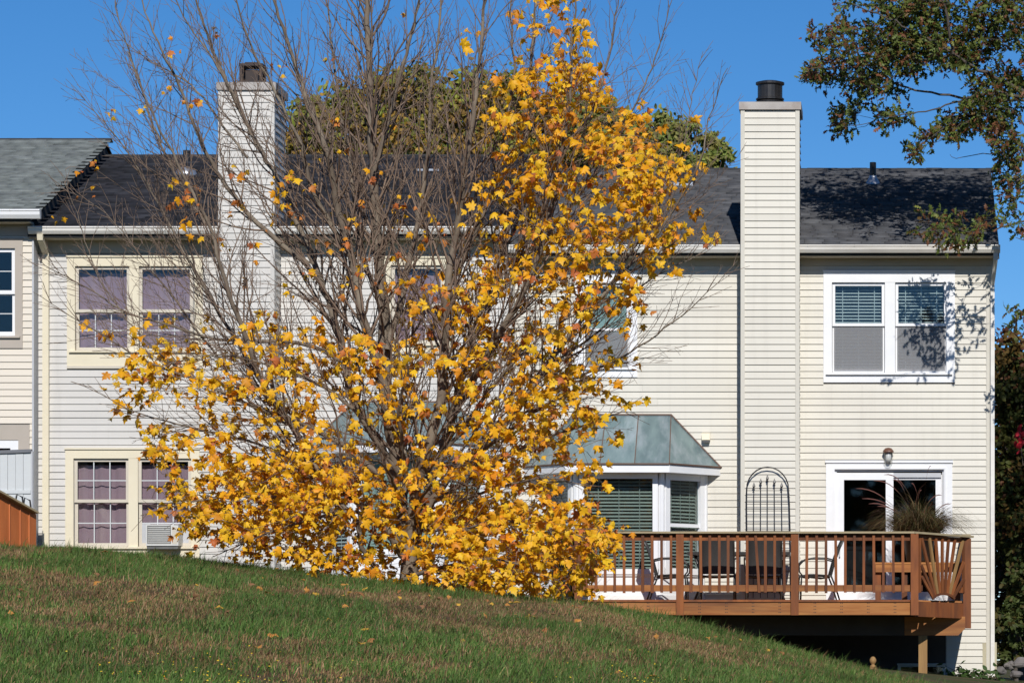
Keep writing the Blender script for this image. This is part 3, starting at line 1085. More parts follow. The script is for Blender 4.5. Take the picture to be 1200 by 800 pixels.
win = casing(h2, 'window', U1, Y2, 'creamtrim', 9.3 / S(Y2), wt=12 / S(Y2), wb=20 / S(Y2), mull=(X_(152, Y2), X_(163, Y2)))
for a, b in ((88.5, 152), (163, 226)):
    double_hung(win, X_(a, Y2), X_(b, Y2), Z_(411.5, Y2), Z_(312, Y2), Z_(364.5, Y2), Y2, 'sash', sw=0.05, muntin=(None, (2, 1)), fill='purple')
MB().box(U1[0], U1[1], Y2 - 0.045, Y2 - 0.033, U1[2] - 0.012, U1[2] + 0.03).build('apron', 'sash', win)
win = casing(h2, 'window', L1, Y2, 'creamtrim', 9.5 / S(Y2), wt=12 / S(Y2), wb=14.5 / S(Y2), mull=(X_(151, Y2), X_(162, Y2)))
for a, b in ((87, 151), (162, 224)):
    double_hung(win, X_(a, Y2), X_(b, Y2), Z_(640.5, Y2), Z_(537, Y2), Z_(587, Y2), Y2, 'sash', sw=0.05, muntin=((2, 1), (2, 1)), fill='purple')
win = casing(h2, 'window', U2, Y2, 'creamtrim', 9.5 / S(Y2), wt=10 / S(Y2), wb=11 / S(Y2))
double_hung(win, X_(459, Y2), X_(520, Y2), Z_(403, Y2), Z_(311, Y2), Z_(358, Y2), Y2, 'sash', sw=0.05, muntin=(None, (2, 1)), fill='purple')
MB().box(U2[0], U2[1], Y2 - 0.045, Y2 - 0.033, U2[2] - 0.012, U2[2] + 0.03).build('apron', 'sash', win)
bay_window(h2, Y2, B2CX, Z_(471, Y2), Z_(520, -1.2), Z_(535, -.9), Z_(648, -.9), Z_(681, -.9), 0.79, 0.68, 1.33, 1.60, 'white', 'mint', 'blind')
q = P(577, 492, Y2)
m = MB().prism([(Y2, q.z + 0.14), (Y2 - 0.12, q.z + 0.12), (Y2 - 0.14, q.z - 0.02), (Y2, q.z - 0.03)], q.x - 0.11, q.x + 0.11, 'x')
vh = m.build('vent_hood', 'white', h2)
MB().box(q.x - 0.10, q.x + 0.10, Y2 - 0.12, Y2 - 0.03, q.z - 0.08, q.z - 0.031).build('vent_flap', 'acdark', vh)

c2, cxx, cyy, czz = chimney(h2, 256, 322, 97, 740, -0.80, 0.30, 'pale', 'pale')
# caged square flue
fl = MB().box(cxx - 0.20, cxx + 0.20, cyy - 0.20, cyy + 0.20, czz + 0.02, czz + 0.09).build('flue', 'rustmetal', c2)
m = MB()
for sx in (-1, 1):
    for sy in (-1, 1):
        m.bar((cxx + sx * 0.16, cyy + sy * 0.16, czz + 0.09), (cxx + sx * 0.16, cyy + sy * 0.16, czz + 0.33), 0.05, 0.05)
m.box(cxx - 0.19, cxx + 0.19, cyy - 0.19, cyy + 0.19, czz + 0.33, czz + 0.37)
m.box(cxx - 0.11, cxx + 0.11, cyy - 0.11, cyy + 0.11, czz + 0.37, czz + 0.40)
m.box(cxx - 0.10, cxx + 0.10, cyy - 0.10, cyy + 0.10, czz + 0.0, czz + 0.28)
m.build('flue', 'rustmetal', c2)

# ------------------------------------------------------------------ left house (sand)
Y1 = -0.45
x10, x11 = X_(-330, Y1), X_(38, Y1)
h1 = root('townhouse', 'sand coloured townhouse with green grey roof, cut by the picture edge', 'house', ((x10 + x11) / 2, 0, 0.8), 'row of attached townhouses')
zb1, zf1 = 0.3, Z_(277, Y1)
eY1, eZ1, rY1, rZ1 = -0.85, Z_(249, -0.85), 4.6, Z_(164, 4.6)
WU1 = pxr(-60, 27, 279, 408, Y1)
WD1 = pxr(-60, 35, 498, 700, Y1)
w1 = wall_core(h1, x10, x11, zb1, eZ1 - 0.1, Y1, [pxr(-50, 18, 291, 394, Y1), pxr(-50, 22, 516, 690, Y1)])
shell(h1, x10, x11, Y1, zb1, eZ1 - 0.15, rZ1, 'sand')
planks(w1, x10, x11 - 0.0, Z_(680, Y1), zf1, Y1, [WU1, WD1], 'sand')
MB().box(x11 + 0.0, x11 + 0.03, Y1 - 0.03, Y2 - 0.03, zb1, eZ1 - 0.15).build('corner_board', 'greytrim', w1)
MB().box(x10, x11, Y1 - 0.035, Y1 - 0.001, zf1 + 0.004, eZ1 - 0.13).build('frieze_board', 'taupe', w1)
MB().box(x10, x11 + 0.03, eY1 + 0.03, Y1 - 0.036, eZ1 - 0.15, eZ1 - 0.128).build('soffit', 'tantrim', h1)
TONE1 = [(0.15, 0.167, 0.163), (0.133, 0.148, 0.144), (0.168, 0.184, 0.178), (0.142, 0.156, 0.155)]
x1r = -13.80
r1 = roof(h1, x10, x1r, eY1, eZ1, rY1, rZ1, TONE1, jag=0.13)
gutter(h1, x10, X_(48, eY1), eY1, Z_(246, eY1), Z_(256.5, eY1), 'whitegutter')
m = MB()
m.prism([(eY1 + 0.5, eZ1 + 0.13), (rY1, rZ1 - 0.02), (2 * rY1 - eY1, eZ1 - 0.02), (2 * rY1 - eY1, eZ1 - 0.5), (rY1, rZ1 - 0.5), (eY1 + 0.5, eZ1 - 0.35)], x1r - 0.14, x1r - 0.0, 'x')
m.build('gable_end', 'roofdeck', r1)
win = casing(h1, 'window', WU1, Y1, 'taupe', 9 / S(Y1), wt=12 / S(Y1), wb=14 / S(Y1))
double_hung(win, X_(-50, Y1), X_(18, Y1), Z_(394, Y1), Z_(291, Y1), Z_(343, Y1), Y1, 'white', sw=0.06, muntin=((2, 1), (2, 1)))
m = MB()
frame(m, *WD1, 13 / S(Y1), Y1 - 0.032, Y1 + 0.012, wt=17.5 / S(Y1))
dr1 = m.build('patio_door', 'taupe', h1)
m = MB()
frame(m, X_(-50, Y1), X_(22, Y1), Z_(700, Y1), Z_(515.5, Y1), 0.13, Y1 - 0.02, Y1 + 0.06)
m.build('door_leaf', 'white', dr1)
pane(dr1, X_(-42, Y1), X_(13, Y1), Z_(690, Y1), Z_(524, Y1), Y1 + 0.02, 'darkglass')

# window air conditioner
ac = root('air_conditioner', 'off white air conditioner in the lower right window of the grey house', 'air conditioner', P(187, 640, Y2))
xa0, xa1, za0, za1 = X_(171, Y2 - .3), X_(209, Y2 - .3), Z_(639, Y2 - .3), Z_(614, Y2 - .3)
m = MB()
m.box(xa0, xa1, Y2 - 0.30, Y2 + 0.09, za0, za1)
m.build('case', 'ac', ac)
m = MB()
for i in range(9):
    z = za0 + 0.045 + i * 0.031
    m.bar((xa0 + 0.03, Y2 - 0.305, z), (xa1 - 0.13, Y2 - 0.305, z), 0.012, 0.014, (0, -0.7, 0.7))
stuff(m.build('louvres', 'ac', ac))
MB().box(xa0 + 0.02, xa1 - 0.12, Y2 - 0.302, Y2 - 0.3005, za0 + 0.03, za1 - 0.02).build('grille_back', 'acdark', ac)
MB().box(xa1 - 0.10, xa1 - 0.02, Y2 - 0.303, Y2 - 0.3005, za0 + 0.03, za1 - 0.04).build('control_panel', 'sash', ac)
MB().box(xa0 + 0.01, xa1 - 0.01, Y2 - 0.28, Y2 + 0.05, za0 - 0.05, za0 - 0.002).build('drip_tray', 'acdark', ac)
MB().box(X_(163.5, Y2), xa0 - 0.003, Y2 + 0.052, Y2 + 0.062, za0, za1 + 0.02).build('side_panel', 'greytrim', ac)
MB().box(xa1 + 0.003, X_(223, Y2), Y2 + 0.052, Y2 + 0.062, za0, za1 + 0.02).build('side_panel', 'greytrim', ac)

# box seen through the door glass
sb = root('storage_box', 'grey fabric box standing behind the left glass of the sliding door', 'box', (X_(1008, .5), .5, Z_(700, .5)))
bx0, bx1, bz0, bz1 = X_(985, .5), X_(1023, .5), 0.82, Z_(640, .5)
MB().box(bx0, bx1, 0.35, 0.8, bz0, bz1 - 0.06).build('case', 'greybox', sb)
MB().box(bx0 - 0.015, bx1 + 0.015, 0.335, 0.815, bz1 - 0.058, bz1).build('lid', 'greybox', sb)

# ================================================================== DECK
YD = -3.0
dz_top, dz_rail = Z_(702.5, YD), Z_(622.5, YD)
rim0 = Z_(720, YD)
xl, xc = X_(674, YD), X_(1071, YD)
C1 = Vector((xc, YD, 0))
C2 = Vector((X_(1134, -2.1), -2.1, 0))
dk = root('wooden_deck', 'red brown raised wooden deck with slatted railing and sunburst panel', 'deck', ((xl + xc) / 2, -1.5, 0))
E12 = (C2 - C1)
L12 = E12.length
e12 = E12 / L12
n12 = Vector((e12.y, -e12.x, 0))
# floor boards, joists, beam, posts below
for i in range(20):
    y0 = YD + 0.06 + i * 0.147
    y1 = y0 + 0.141
    xe = xc + max(0, min((y0 - YD) / (0.9) * (C2.x - xc), C2.x - xc)) - 0.06
    MB().box(xl + 0.02, xe, y0, y1, dz_top - 0.03, dz_top).build('floor_board', 'woodh', dk)
for i in range(15):
    x = xl + 0.1 + i * 0.405
    if x < C2.x - 0.1:
        y0 = YD + 0.045 if x < xc else YD + 0.08 + (x - xc)
        MB().box(x - 0.02, x + 0.02, y0, -0.05, dz_top - 0.21, dz_top - 0.032).build('joist', 'deckshade', dk)
YB = -2.2
m = MB().prism([(X_(1060, YB), Z_(722, YB)), (X_(1131, YB), Z_(722, YB)), (X_(1131, YB), Z_(736, YB)), (X_(1123, YB), Z_(744, YB)), (X_(1060, YB), Z_(744, YB))], YB, YB + 0.09)
m.build('beam_end', 'woodh', dk)
MB().box(X_(650, YB), X_(1060, YB) - 0.003, YB + 0.01, YB + 0.08, Z_(744, YB), Z_(722, YB)).build('beam', 'deckshade', dk)  # same timber as beam_end, with the deck's shade put into its colour
for px in (1081.5, 760):
    x = X_(px, YB)
    zg = float(terrain(x, YB)) - 0.3
    MB().box(x - 0.068, x + 0.068, YB - 0.02, YB + 0.11, zg, Z_(744, YB) - 0.003).build('support_post', 'post', dk)
# rim boards with nail heads
rim_cuts = [674, 720, 797, 932, 1070]
for a, b in ((674, 797), (797, 932), (932, 1070.5)):
    r = MB().box(X_(a, YD) + 0.002, X_(b, YD) - 0.002, YD, YD + 0.04, rim0, dz_top - 0.032).build('rim_board', 'woodh', dk)
    m = MB()
    x = X_(a, YD) + 0.3
    while x < X_(b, YD) - 0.1:
        for dxx in (-0.012, 0.012):
            for k in range(4):
                z = rim0 + 0.04 + k * 0.047
                m.box(x + dxx - 0.006, x + dxx + 0.006, YD - 0.003, YD + 0.001, z - 0.007, z + 0.007)
        x += 0.41
    stuff(m.build('nail_heads', 'nail', r))
    MB().box(X_(a, YD), X_(b, YD), YD - 0.02, YD + 0.05, dz_top - 0.030, dz_top + 0.004).build('edge_board', 'wood', dk)


def edge(u, z, o=0.0):
    return C1 + e12 * u + n12 * o + Vector((0, 0, z))


zfall = -0.05
MB().bar(edge(0.03, (rim0 + dz_top) / 2 - 0.02, -0.02), edge(L12 - 0.03, (rim0 + dz_top) / 2 - 0.045, -0.02), 0.235, 0.04, n12).build('rim_board', 'wood', dk)
MB().box(C2.x - 0.04, C2.x, C2.y + 0.03, -0.03, rim0 - 0.03, dz_top - 0.03).build('rim_board', 'wood', dk)
MB().box(xl - 0.04, xl, YD + 0.0, -0.03, rim0, dz_top - 0.03).build('rim_board', 'wood', dk)
# posts
for px in (678, 797, 931.5):
    x = X_(px, YD)
    MB().box(x - 0.058, x + 0.058, YD - 0.065, YD - 0.022, rim0 - 0.005, dz_rail - 0.032).build('rail_post', 'wood', dk)
for q in (C1 + Vector((0.01, -0.02, 0)), C2 + Vector((-0.01, -0.01, 0))):
    s = 0.06 if q.y < -2.5 else 0.062
    zz = rim0 - 0.005 if q.y < -2.5 else rim0 - 0.20
    o = MB().box(q.x - s, q.x + s, q.y - s, q.y + s, zz, dz_rail - (0.032 if q.y < -2.5 else 0.075)).build('rail_post', 'wood', dk)
MB().box(xl - 0.05, xl + 0.05, -0.2, -0.1, dz_top, dz_rail - 0.032).build('rail_post', 'wood', dk)
# rails
for a, b in ((672, 797), (797, 932), (932, 1072)):
    MB().box(X_(a, YD) + 0.001, X_(b, YD) - 0.001, YD - 0.085, YD + 0.055, dz_rail - 0.030, dz_rail).build('rail_cap', 'railcap', dk)
for a, b in ((678, 793), (801, 927.5), (936, 1067)):
    MB().box(X_(a, YD), X_(b, YD), YD + 0.0, YD + 0.038, Z_(633, YD), dz_rail - 0.032).build('top_rail', 'wood', dk)
    MB().box(X_(a, YD), X_(b, YD), YD + 0.0, YD + 0.038, Z_(692.5, YD), Z_(685, YD)).build('bottom_rail', 'woodh', dk)
BAL = [687.4 + 11 * k for k in range(10)] + [810.2, 821.2, 832, 843, 853.4, 864.4, 875.6, 886.5, 897, 908, 919] + [945.6, 957, 968, 979.4, 990.6, 1001.4, 1012.4, 1024, 1035, 1046.7, 1058]
for px in BAL:
    x = X_(px, YD)
    lean = 0.045 if abs(px - 886.5) < 0.1 else random.gauss(0, 0.004)
    hw = 0.0205 + random.uniform(-0.0015, 0.0015)
    MB().bar((x + lean, YD - 0.021, Z_(694 + random.uniform(-.6, .6), YD)), (x - lean * 0.3, YD - 0.021, Z_(626.5, YD)), hw * 2, 0.038, (0, 1, 0)).build('baluster', 'wood', dk)
# left and right returns
for (X, ya, yb) in ((xl, YD + 0.06, -0.2), (C2.x - 0.02, C2.y + 0.08, -0.06)):
    MB().box(X - 0.07, X + 0.07, ya, yb, dz_rail - 0.035, dz_rail - 0.005).build('rail_cap', 'railcap', dk)
    MB().box(X - 0.019, X + 0.019, ya, yb, dz_rail - 0.13, dz_rail - 0.038).build('top_rail', 'wood', dk)
    MB().box(X - 0.019, X + 0.019, ya, yb, Z_(692.5, YD), Z_(685, YD)).build('bottom_rail', 'wood', dk)
    y = ya + 0.12
    while y < yb - 0.05:
        s = -1 if X < -2 else 1
        MB().box(X + s * 0.02, X + s * 0.058, y - 0.02, y + 0.02, Z_(694, YD), dz_rail - 0.05).build('baluster', 'wood', dk)
        y += 0.144
# angled rail with the sunburst
MB().bar(edge(-0.06, dz_rail - 0.0165, 0.015), edge(L12 + 0.05, dz_rail - 0.05, 0.015), 0.14, 0.03).build('rail_cap', 'railcap', dk)
MB().bar(edge(0.05, dz_rail - 0.075, -0.02), edge(L12 - 0.05, dz_rail - 0.11, -0.02), 0.038, 0.08).build('top_rail', 'wood', dk)
MB().bar(edge(0.05, Z_(688, YD), -0.02), edge(0.2, Z_(688.5, YD), -0.02), 0.038, 0.09).build('bottom_rail', 'wood', dk)
MB().bar(edge(L12 - 0.2, Z_(689.5, YD), -0.02), edge(L12 - 0.05, Z_(690, YD), -0.02), 0.038, 0.09).build('bottom_rail', 'wood', dk)


def sb_pt(px, py, o=0.012):
    u = (px - 1071) / 63.0
    q = C1.lerp(C2, u)
    return Vector((q.x, q.y, Z_(py, q.y))) + n12 * o


fan = [((1092.5, 700), (1079, 675)), ((1093.5, 698.5), (1078.5, 662)), ((1095, 697.5), (1079, 630)), ((1097.5, 696.5), (1088, 629.5)), ((1100, 696), (1095.5, 630)), ((1103, 695.8), (1103, 630.5)),
       ((1106, 696), (1110.5, 631)), ((1108.5, 697), (1118, 632)), ((1111, 698), (1127.5, 633)), ((1113, 699.5), (1128.5, 658)), ((1115, 701), (1129, 678))]
for i, (p, q) in enumerate(fan):
    MB().bar(sb_pt(*p, 0.014 + 0.002 * (i % 2)), sb_pt(*q, 0.014 + 0.002 * (i % 2)), 0.045, 0.03, n12).build('sunburst_slat', 'post' if i % 5 == 3 else 'wood', dk)
m = MB()
for i in range(8):
    a0, a1 = math.pi * (0.12 + 0.76 * i / 8), math.pi * (0.12 + 0.76 * (i + 1) / 8)
    m.bar(sb_pt(1103.5 - 14 * math.cos(a0), 705 - 9.5 * math.sin(a0), 0.036), sb_pt(1103.5 - 14 * math.cos(a1), 705 - 9.5 * math.sin(a1), 0.036), 0.035, 0.02, n12)
m.build('sunburst_arc', 'wood', dk)
for px in (1077.5, 1129):
    MB().bar(sb_pt(px, 694, 0.0), sb_pt(px, 629, 0.0), 0.04, 0.035, n12).build('baluster', 'wood', dk)

# ------------------------------------------------------------------ furniture on the deck
def make_chair():
    c = root('patio_chair', 'chair', 'chair', (0, 0, 0), 'patio chairs around the deck table')
    w = 0.27
    for s in (-1, 1):
        x = s * w
        MB().tube([(x, 0.26, 0.0), (x, 0.25, 0.3), (x, 0.24, 0.40), (x, 0.10, 0.42), (x, -0.20, 0.40)], 0.0135, 8).build('front_leg', 'bronze', c, smooth=True)
        MB().tube([(x, -0.36, 0.0), (x, -0.28, 0.25), (x, -0.22, 0.40), (x, -0.28, 0.62), (x, -0.36, 0.84), (x, -0.45, 1.03)], 0.014, 8).build('rear_leg', 'bronze', c, smooth=True)
        pts = [(x * 1.06, -0.29, 0.64), (x * 1.10, -0.15, 0.675), (x * 1.12, 0.05, 0.68), (x * 1.12, 0.20, 0.65), (x * 1.1, 0.285, 0.56), (x * 1.06, 0.28, 0.46), (x, 0.22, 0.39), (x, 0.08, 0.37)]
        MB().tube(pts, 0.012, 8).build('arm', 'bronze', c, smooth=True)
    MB().tube([(-w, -0.45, 1.03), (w, -0.45, 1.03)], 0.013, 8).build('top_bar', 'bronze', c)
    MB().tube([(-w, 0.24, 0.39), (w, 0.24, 0.39)], 0.012, 8).build('cross_bar', 'bronze', c)
    MB().tube([(-w, -0.30, 0.2), (w, -0.30, 0.2)], 0.010, 8).build('cross_bar', 'bronze', c)
    prof = [(-0.225, 0.42), (-0.265, 0.58), (-0.33, 0.80), (-0.445, 1.02)]
    for nm, pr in (('backrest', prof), ('seat', [(0.25, 0.415), (0.10, 0.395), (-0.08, 0.375), (-0.21, 0.395)])):
        m = MB()
        k = len(pr)
        vs = []
        for x in (-w + 0.008, -0.09, 0.09, w - 0.008):
            sag = 0.018 if abs(x) < 0.2 else 0
            for (y, z) in pr:
                vs.append((x, y - (sag if nm == 'backrest' else 0), z - (sag if nm == 'seat' else 0)))
        n0 = len(vs)
        vs += [(x, y - 0.006, z - 0.006) for x, y, z in vs]
        fs = []
        for i in range(3):
            for j in range(k - 1):
                a = i * k + j
                fs += [(a, a + 1, a + k + 1, a + k), (n0 + a, n0 + a + k, n0 + a + k + 1, n0 + a + 1)]
        for j in range(k - 1):
            fs += [(j, n0 + j, n0 + j + 1, j + 1), (3 * k + j, 3 * k + j + 1, n0 + 3 * k + j + 1, n0 + 3 * k + j)]
        m.add(vs, fs)
        m.build(nm, 'sling', c, smooth=True)
    return c


def copy_tree(o, parent=None):
    c = o.copy()
    COL.objects.link(c)
    c.parent = parent
    for ch in list(o.children):
        copy_tree(ch, c)
    return c


chair0 = make_chair()
spots = [(841, -1.95, 0.0, 'charcoal sling chair with its back to the railing, nearer the bay window'),
         (895, -1.95, 0.05, 'charcoal sling chair with its back to the railing, nearer the sliding door'),
         (786, -1.45, -math.pi / 2, 'charcoal sling chair seen from the side in front of the bay window'),
         (956, -1.45, math.pi / 2 + 0.1, 'charcoal sling chair seen from the side between chimney and sliding door')]
for i, (px, Y, rz, lab) in enumerate(spots):
    c = chair0 if i == 0 else copy_tree(chair0)
    c.location = (X_(px, Y), Y, dz_top)
    c.rotation_euler = (0, 0, rz)
    c['label'] = lab
tb = root('patio_table', 'dark bronze patio table among the four sling chairs', 'table', (X_(867, -1.35), -1.35, dz_top))
tx0, tx1, tz = X_(809, -1.35), X_(925, -1.35), Z_(648, -1.35)
m = MB()
m.box(tx0 + 0.03, tx1 - 0.03, -1.72, -0.92, tz - 0.02, tz)
m.build('tabletop', 'greybox', tb)
m = MB()
frame_pts = [(tx0, -1.75, tz - 0.012), (tx1, -1.75, tz - 0.012), (tx1, -0.89, tz - 0.012), (tx0, -0.89, tz - 0.012)]
for i in range(4):
    m.bar(frame_pts[i], frame_pts[(i + 1) % 4], 0.05, 0.05)
m.build('table_rim', 'bronze', tb)
for sx in (0, 1):
    for y in (-1.68, -0.96):
        x = tx0 + 0.08 if sx == 0 else tx1 - 0.08
        xi = x + (0.08 if sx == 0 else -0.08)
        MB().tube([(x, y, tz - 0.03), (xi, y, tz - 0.25), (xi, y, dz_top + 0.2), (x, y, dz_top)], 0.02, 8).build('leg', 'bronze', tb, smooth=True)

bn = root('wooden_bench', 'plain red brown wooden bench behind the deck corner post', 'bench', (X_(1077, -1.4), -1.4, dz_top))
MB().box(X_(1026, -1.5), X_(1127, -1.5), -1.55, -1.51, Z_(670, -1.5), Z_(661, -1.5)).build('apron', 'woodh', bn)
for k in range(3):
    MB().box(X_(1025, -1.5), X_(1128, -1.5), -1.56 + k * 0.145, -1.56 + k * 0.145 + 0.138, Z_(660.9, -1.5), Z_(658.5, -1.5)).build('seat_board', 'woodh', bn)
for px in (1029, 1060, 1122):
    MB().box(X_(px, -1.5) - 0.045, X_(px, -1.5) + 0.045, -1.49, -1.40, dz_top, Z_(661.2, -1.5)).build('leg', 'wood', bn)


def blades(n, c, spread, hmin, hmax, lean, wid, cols, seg=5, droop=0.5, bias=(0, 0)):
    """arching strips out of one clump"""
    co, tr, ti = [], [], []
    for _ in range(n):
        a = random.uniform(0, 2 * math.pi)
        r = spread * math.sqrt(random.random())
        p = Vector((c[0] + r * math.cos(a), c[1] + r * math.sin(a), c[2]))
        az = a + random.gauss(0, 0.9)
        h = random.uniform(hmin, hmax)
        th = abs(random.gauss(lean * (0.35 + r / max(spread, 1e-3) * 0.65), 0.16))
        d = Vector((math.cos(az) * math.sin(th) + bias[0], math.sin(az) * math.sin(th) + bias[1], math.cos(th))).normalized()
        side = Vector((random.gauss(0, 1), random.gauss(0, 0.6), 0)).normalized()
        col = random.choice(cols)
        v = random.uniform(0.7, 1.3)
        b = len(co)
        for i in range(seg + 1):
            ww = wid * (1 - (i / seg) ** 1.5 * 0.85)
            co += [tuple(p - side * ww / 2), tuple(p + side * ww / 2)]
            ti += [(col[0] * v, col[1] * v, col[2] * v)] * 2
            p = p + d * (h / seg)
            d = (d + Vector((d.x * 0.22, d.y * 0.22, -droop * (0.08 + 0.5 * (i / seg) ** 2)))).normalized()
        for i in range(seg):
            k = b + 2 * i
            tr += [(k, k + 1, k + 3), (k, k + 3, k + 2)]
    return co, tr, ti


pl = root('grass_planter', 'pot of tall reddish fountain grass by the deck corner', 'planter', (X_(1077, -1.35), -1.35, Z_(658.4, -1.35)))
pc = Vector((X_(1077, -1.35), -1.35, Z_(658.2, -1.35)))
MB().lathe([(0.17, 0.0), (0.20, 0.02), (0.25, 0.36), (0.27, 0.37), (0.27, 0.42), (0.235, 0.42), (0.23, 0.37)], pc, 24).build('pot', 'pot', pl, smooth=True)
MB().lathe([(0.232, 0.34), (0.228, 0.385), (0.01, 0.40)], pc, 24).build('soil', 'soil', pl)
co, tr, ti = blades(2200, pc + Vector((0, 0, 0.38)), 0.27, 0.25, 0.95, 0.62, 0.011, [(0.085, 0.085, 0.028), (0.12, 0.09, 0.032), (0.14, 0.06, 0.034), (0.06, 0.07, 0.024), (0.22, 0.15, 0.06), (0.09, 0.05, 0.028)], seg=7, droop=1.7)
stuff(link('grass_blades', tri_mesh('grass_blades', np.array(co) - np.array(ORIGIN[pl]), tr, np.array(ti)), pl, 'reed'))
co, tr, ti = [], [], []
plumes = [(1003, 572), (1010, 584), (1024, 563), (1018, 590), (1036, 556), (1068, 566), (1091, 546), (1104, 580), (1114, 590), (1046, 562), (1028, 593), (1080, 574)]
for (px, py) in plumes:
    tip = P(px, py, -1.35 + random.uniform(-.2, .2))
    st = pc + Vector((random.uniform(-.1, .1), random.uniform(-.1, .1), 0.4))
    mid = Vector((st.x * 0.55 + tip.x * 0.45, tip.y, tip.z + 0.03 + 0.05 * random.random()))
    pts = []
    for i in range(11):
        u = i / 10
        pts.append(st * (1 - u) ** 2 + mid * 2 * u * (1 - u) + tip * u * u)
    b = len(co)
    for i, p in enumerate(pts):
        wv = 0.003 if i < 6 else (0.008 if i < 10 else 0.002)
        cc = (0.14, 0.085, 0.045) if i < 6 else (0.17, 0.07, 0.055)
        co += [(p.x, p.y, p.z - wv), (p.x, p.y, p.z + wv)]
        ti += [cc] * 2
    for i in range(10):
        k = b + 2 * i
        tr += [(k, k + 1, k + 3), (k, k + 3, k + 2)]
stuff(link('seed_plumes', tri_mesh('seed_plumes', np.array(co) - np.array(ORIGIN[pl]), tr, np.array(ti)), pl, 'reed'))

dp = root('dry_potted_plant', 'dry twiggy plant in a pot on the leafy left end of the deck', 'plant', (X_(664, -2.2), -2.2, dz_top))
pc = Vector((X_(664, -2.2), -2.2, dz_top))
MB().lathe([(0.16, 0.0), (0.19, 0.02), (0.24, 0.42), (0.26, 0.43), (0.26, 0.48), (0.22, 0.48), (0.215, 0.42)], pc, 20).build('pot', 'pot', dp, smooth=True)
MB().lathe([(0.218, 0.40), (0.21, 0.44), (0.01, 0.45)], pc, 20).build('soil', 'soil', dp)
co, tr, ti = blades(420, pc + Vector((0, 0, 0.44)), 0.17, 0.5, 1.25, 0.62, 0.008, [(0.05, 0.035, 0.028), (0.08, 0.055, 0.04), (0.035, 0.03, 0.02)], droop=0.12)
stuff(link('twigs', tri_mesh('twigs', np.array(co) - np.array(ORIGIN[dp]), tr, np.array(ti)), dp, 'reed'))

# trellis leaning on the chimney
tl = root('garden_trellis', 'black iron arched trellis with spear points against the cream chimney', 'trellis', (X_(899, -.72), -.72, dz_top))
yt = -0.70


def tp(px, py, yy=0.0):
    return P(px, py, yt + yy)


pts = [tp(876.5, 700), tp(875.2, 640), tp(874.8, 590), tp(875, 575)]
for i in range(1, 12):
    a = math.pi * i / 12
    pts.append(tp(899.5 - 24.8 * math.cos(a), 574 - 27.0 * math.sin(a)))
pts += [tp(924, 575), tp(925, 590), tp(926.2, 640), tp(927, 700)]
MB().tube(pts, 0.011, 7).build('arch', 'blackmetal', tl, smooth=True)
for px, top in ((883.5, 569), (891.5, 564.5), (899.3, 560), (907.5, 564.5), (916, 569)):
    b = MB().tube([tp(px + (px - 899) * 0.06, 700, 0.012), tp(px, top + 5, 0.012)], 0.006, 6).build('upright', 'blackmetal', tl)
    q = tp(px, top, 0.012)
    MB().lathe([(0.004, -0.06), (0.020, -0.045), (0.008, -0.03), (0.024, -0.01), (0.012, 0.03), (0.002, 0.06)], q, 6).build('spear_point', 'blackmetal', b)
for k in range(18):
    py = 574.5 + 7.9 * k
    if py < 698:
        MB().tube([tp(874.5, py, 0.006), tp(926, py, 0.006)], 0.005, 5).build('crossbar', 'blackmetal', tl)

# ================================================================== SMALL THINGS IN THE YARD
# privacy fence and stained railing at the left edge
pf = root('privacy_fence', 'light grey vertical board privacy fence with dark cap at the left edge', 'fence', (X_(10, -2.0), -2.0, 1.2))
yf = -2.0
xf1 = X_(36.5, yf)
for i in range(9):
    x1 = xf1 - i * 0.122
    MB().box(x1 - 0.117, x1, yf - 0.012 - 0.004 * (i % 2), yf + 0.012, 1.0, Z_(529.5 + i * 0.35, yf)).build('board', 'fencegrey', pf)
MB().bar((xf1 + 0.01, yf, Z_(528.0, yf)), (xf1 - 1.1, yf, Z_(531.2, yf)), 0.09, 0.05).build('fence_cap', 'fencecap', pf)
MB().box(xf1 + 0.001, xf1 + 0.03, yf - 0.03, yf + 0.03, 1.0, Z_(528.5, yf)).build('fence_post', 'greytrim', pf)
MB().box(xf1 - 1.1, xf1 - 0.002, yf - 0.03, yf - 0.0175, Z_(578, yf), Z_(574, yf)).build('fence_rail', 'fencegrey', pf)

sr = root('stair_railing', 'orange brown stained wooden railing sloping down beside the grey fence', 'railing', (X_(20, -3), -3, 1.2))


def srp(px, py):
    u = px / 41.0
    return P(px, py, -3.6 + 0.75 * u)


for i, (a, b) in enumerate(((-20, -8.6), (-6.5, 5.2), (7.5, 18.2), (20, 29.2), (30.5, 40.0))):
    m = MB()
    za = lambda p: 578 + 22 * p / 40.0
    q = [srp(a, 668), srp(b, 668), srp(b, za(b) + 2), srp(a, za(a) + 2)]
    vs = q + [p + Vector((0.02, 0.05, 0)) for p in q]
    m.add(vs, [(0, 1, 2, 3), (7, 6, 5, 4), (0, 4, 5, 1), (1, 5, 6, 2), (2, 6, 7, 3), (3, 7, 4, 0)])
    m.build('board', 'redwood', sr)
    if i:
        q = srp(a - 0.5, 640)
        MB().bar(srp(a - 0.9, 668) + Vector((0.02, 0.12, 0)), srp(a - 0.9, za(a) + 3) + Vector((0.02, 0.12, 0)), 0.06, 0.10, (0, 1, 0)).build('rail_post', 'redwood', sr)
MB().bar(srp(-20, 566.5) + Vector((0, -0.02, 0)), srp(41, 600.5) + Vector((0, -0.02, 0)), 0.16, 0.03).build('rail_cap', 'railcap', sr)
gc = root('metal_chair', 'black metal chair arms just showing above the orange brown railing', 'chair', (X_(26, -2.4), -2.4, 1.5))
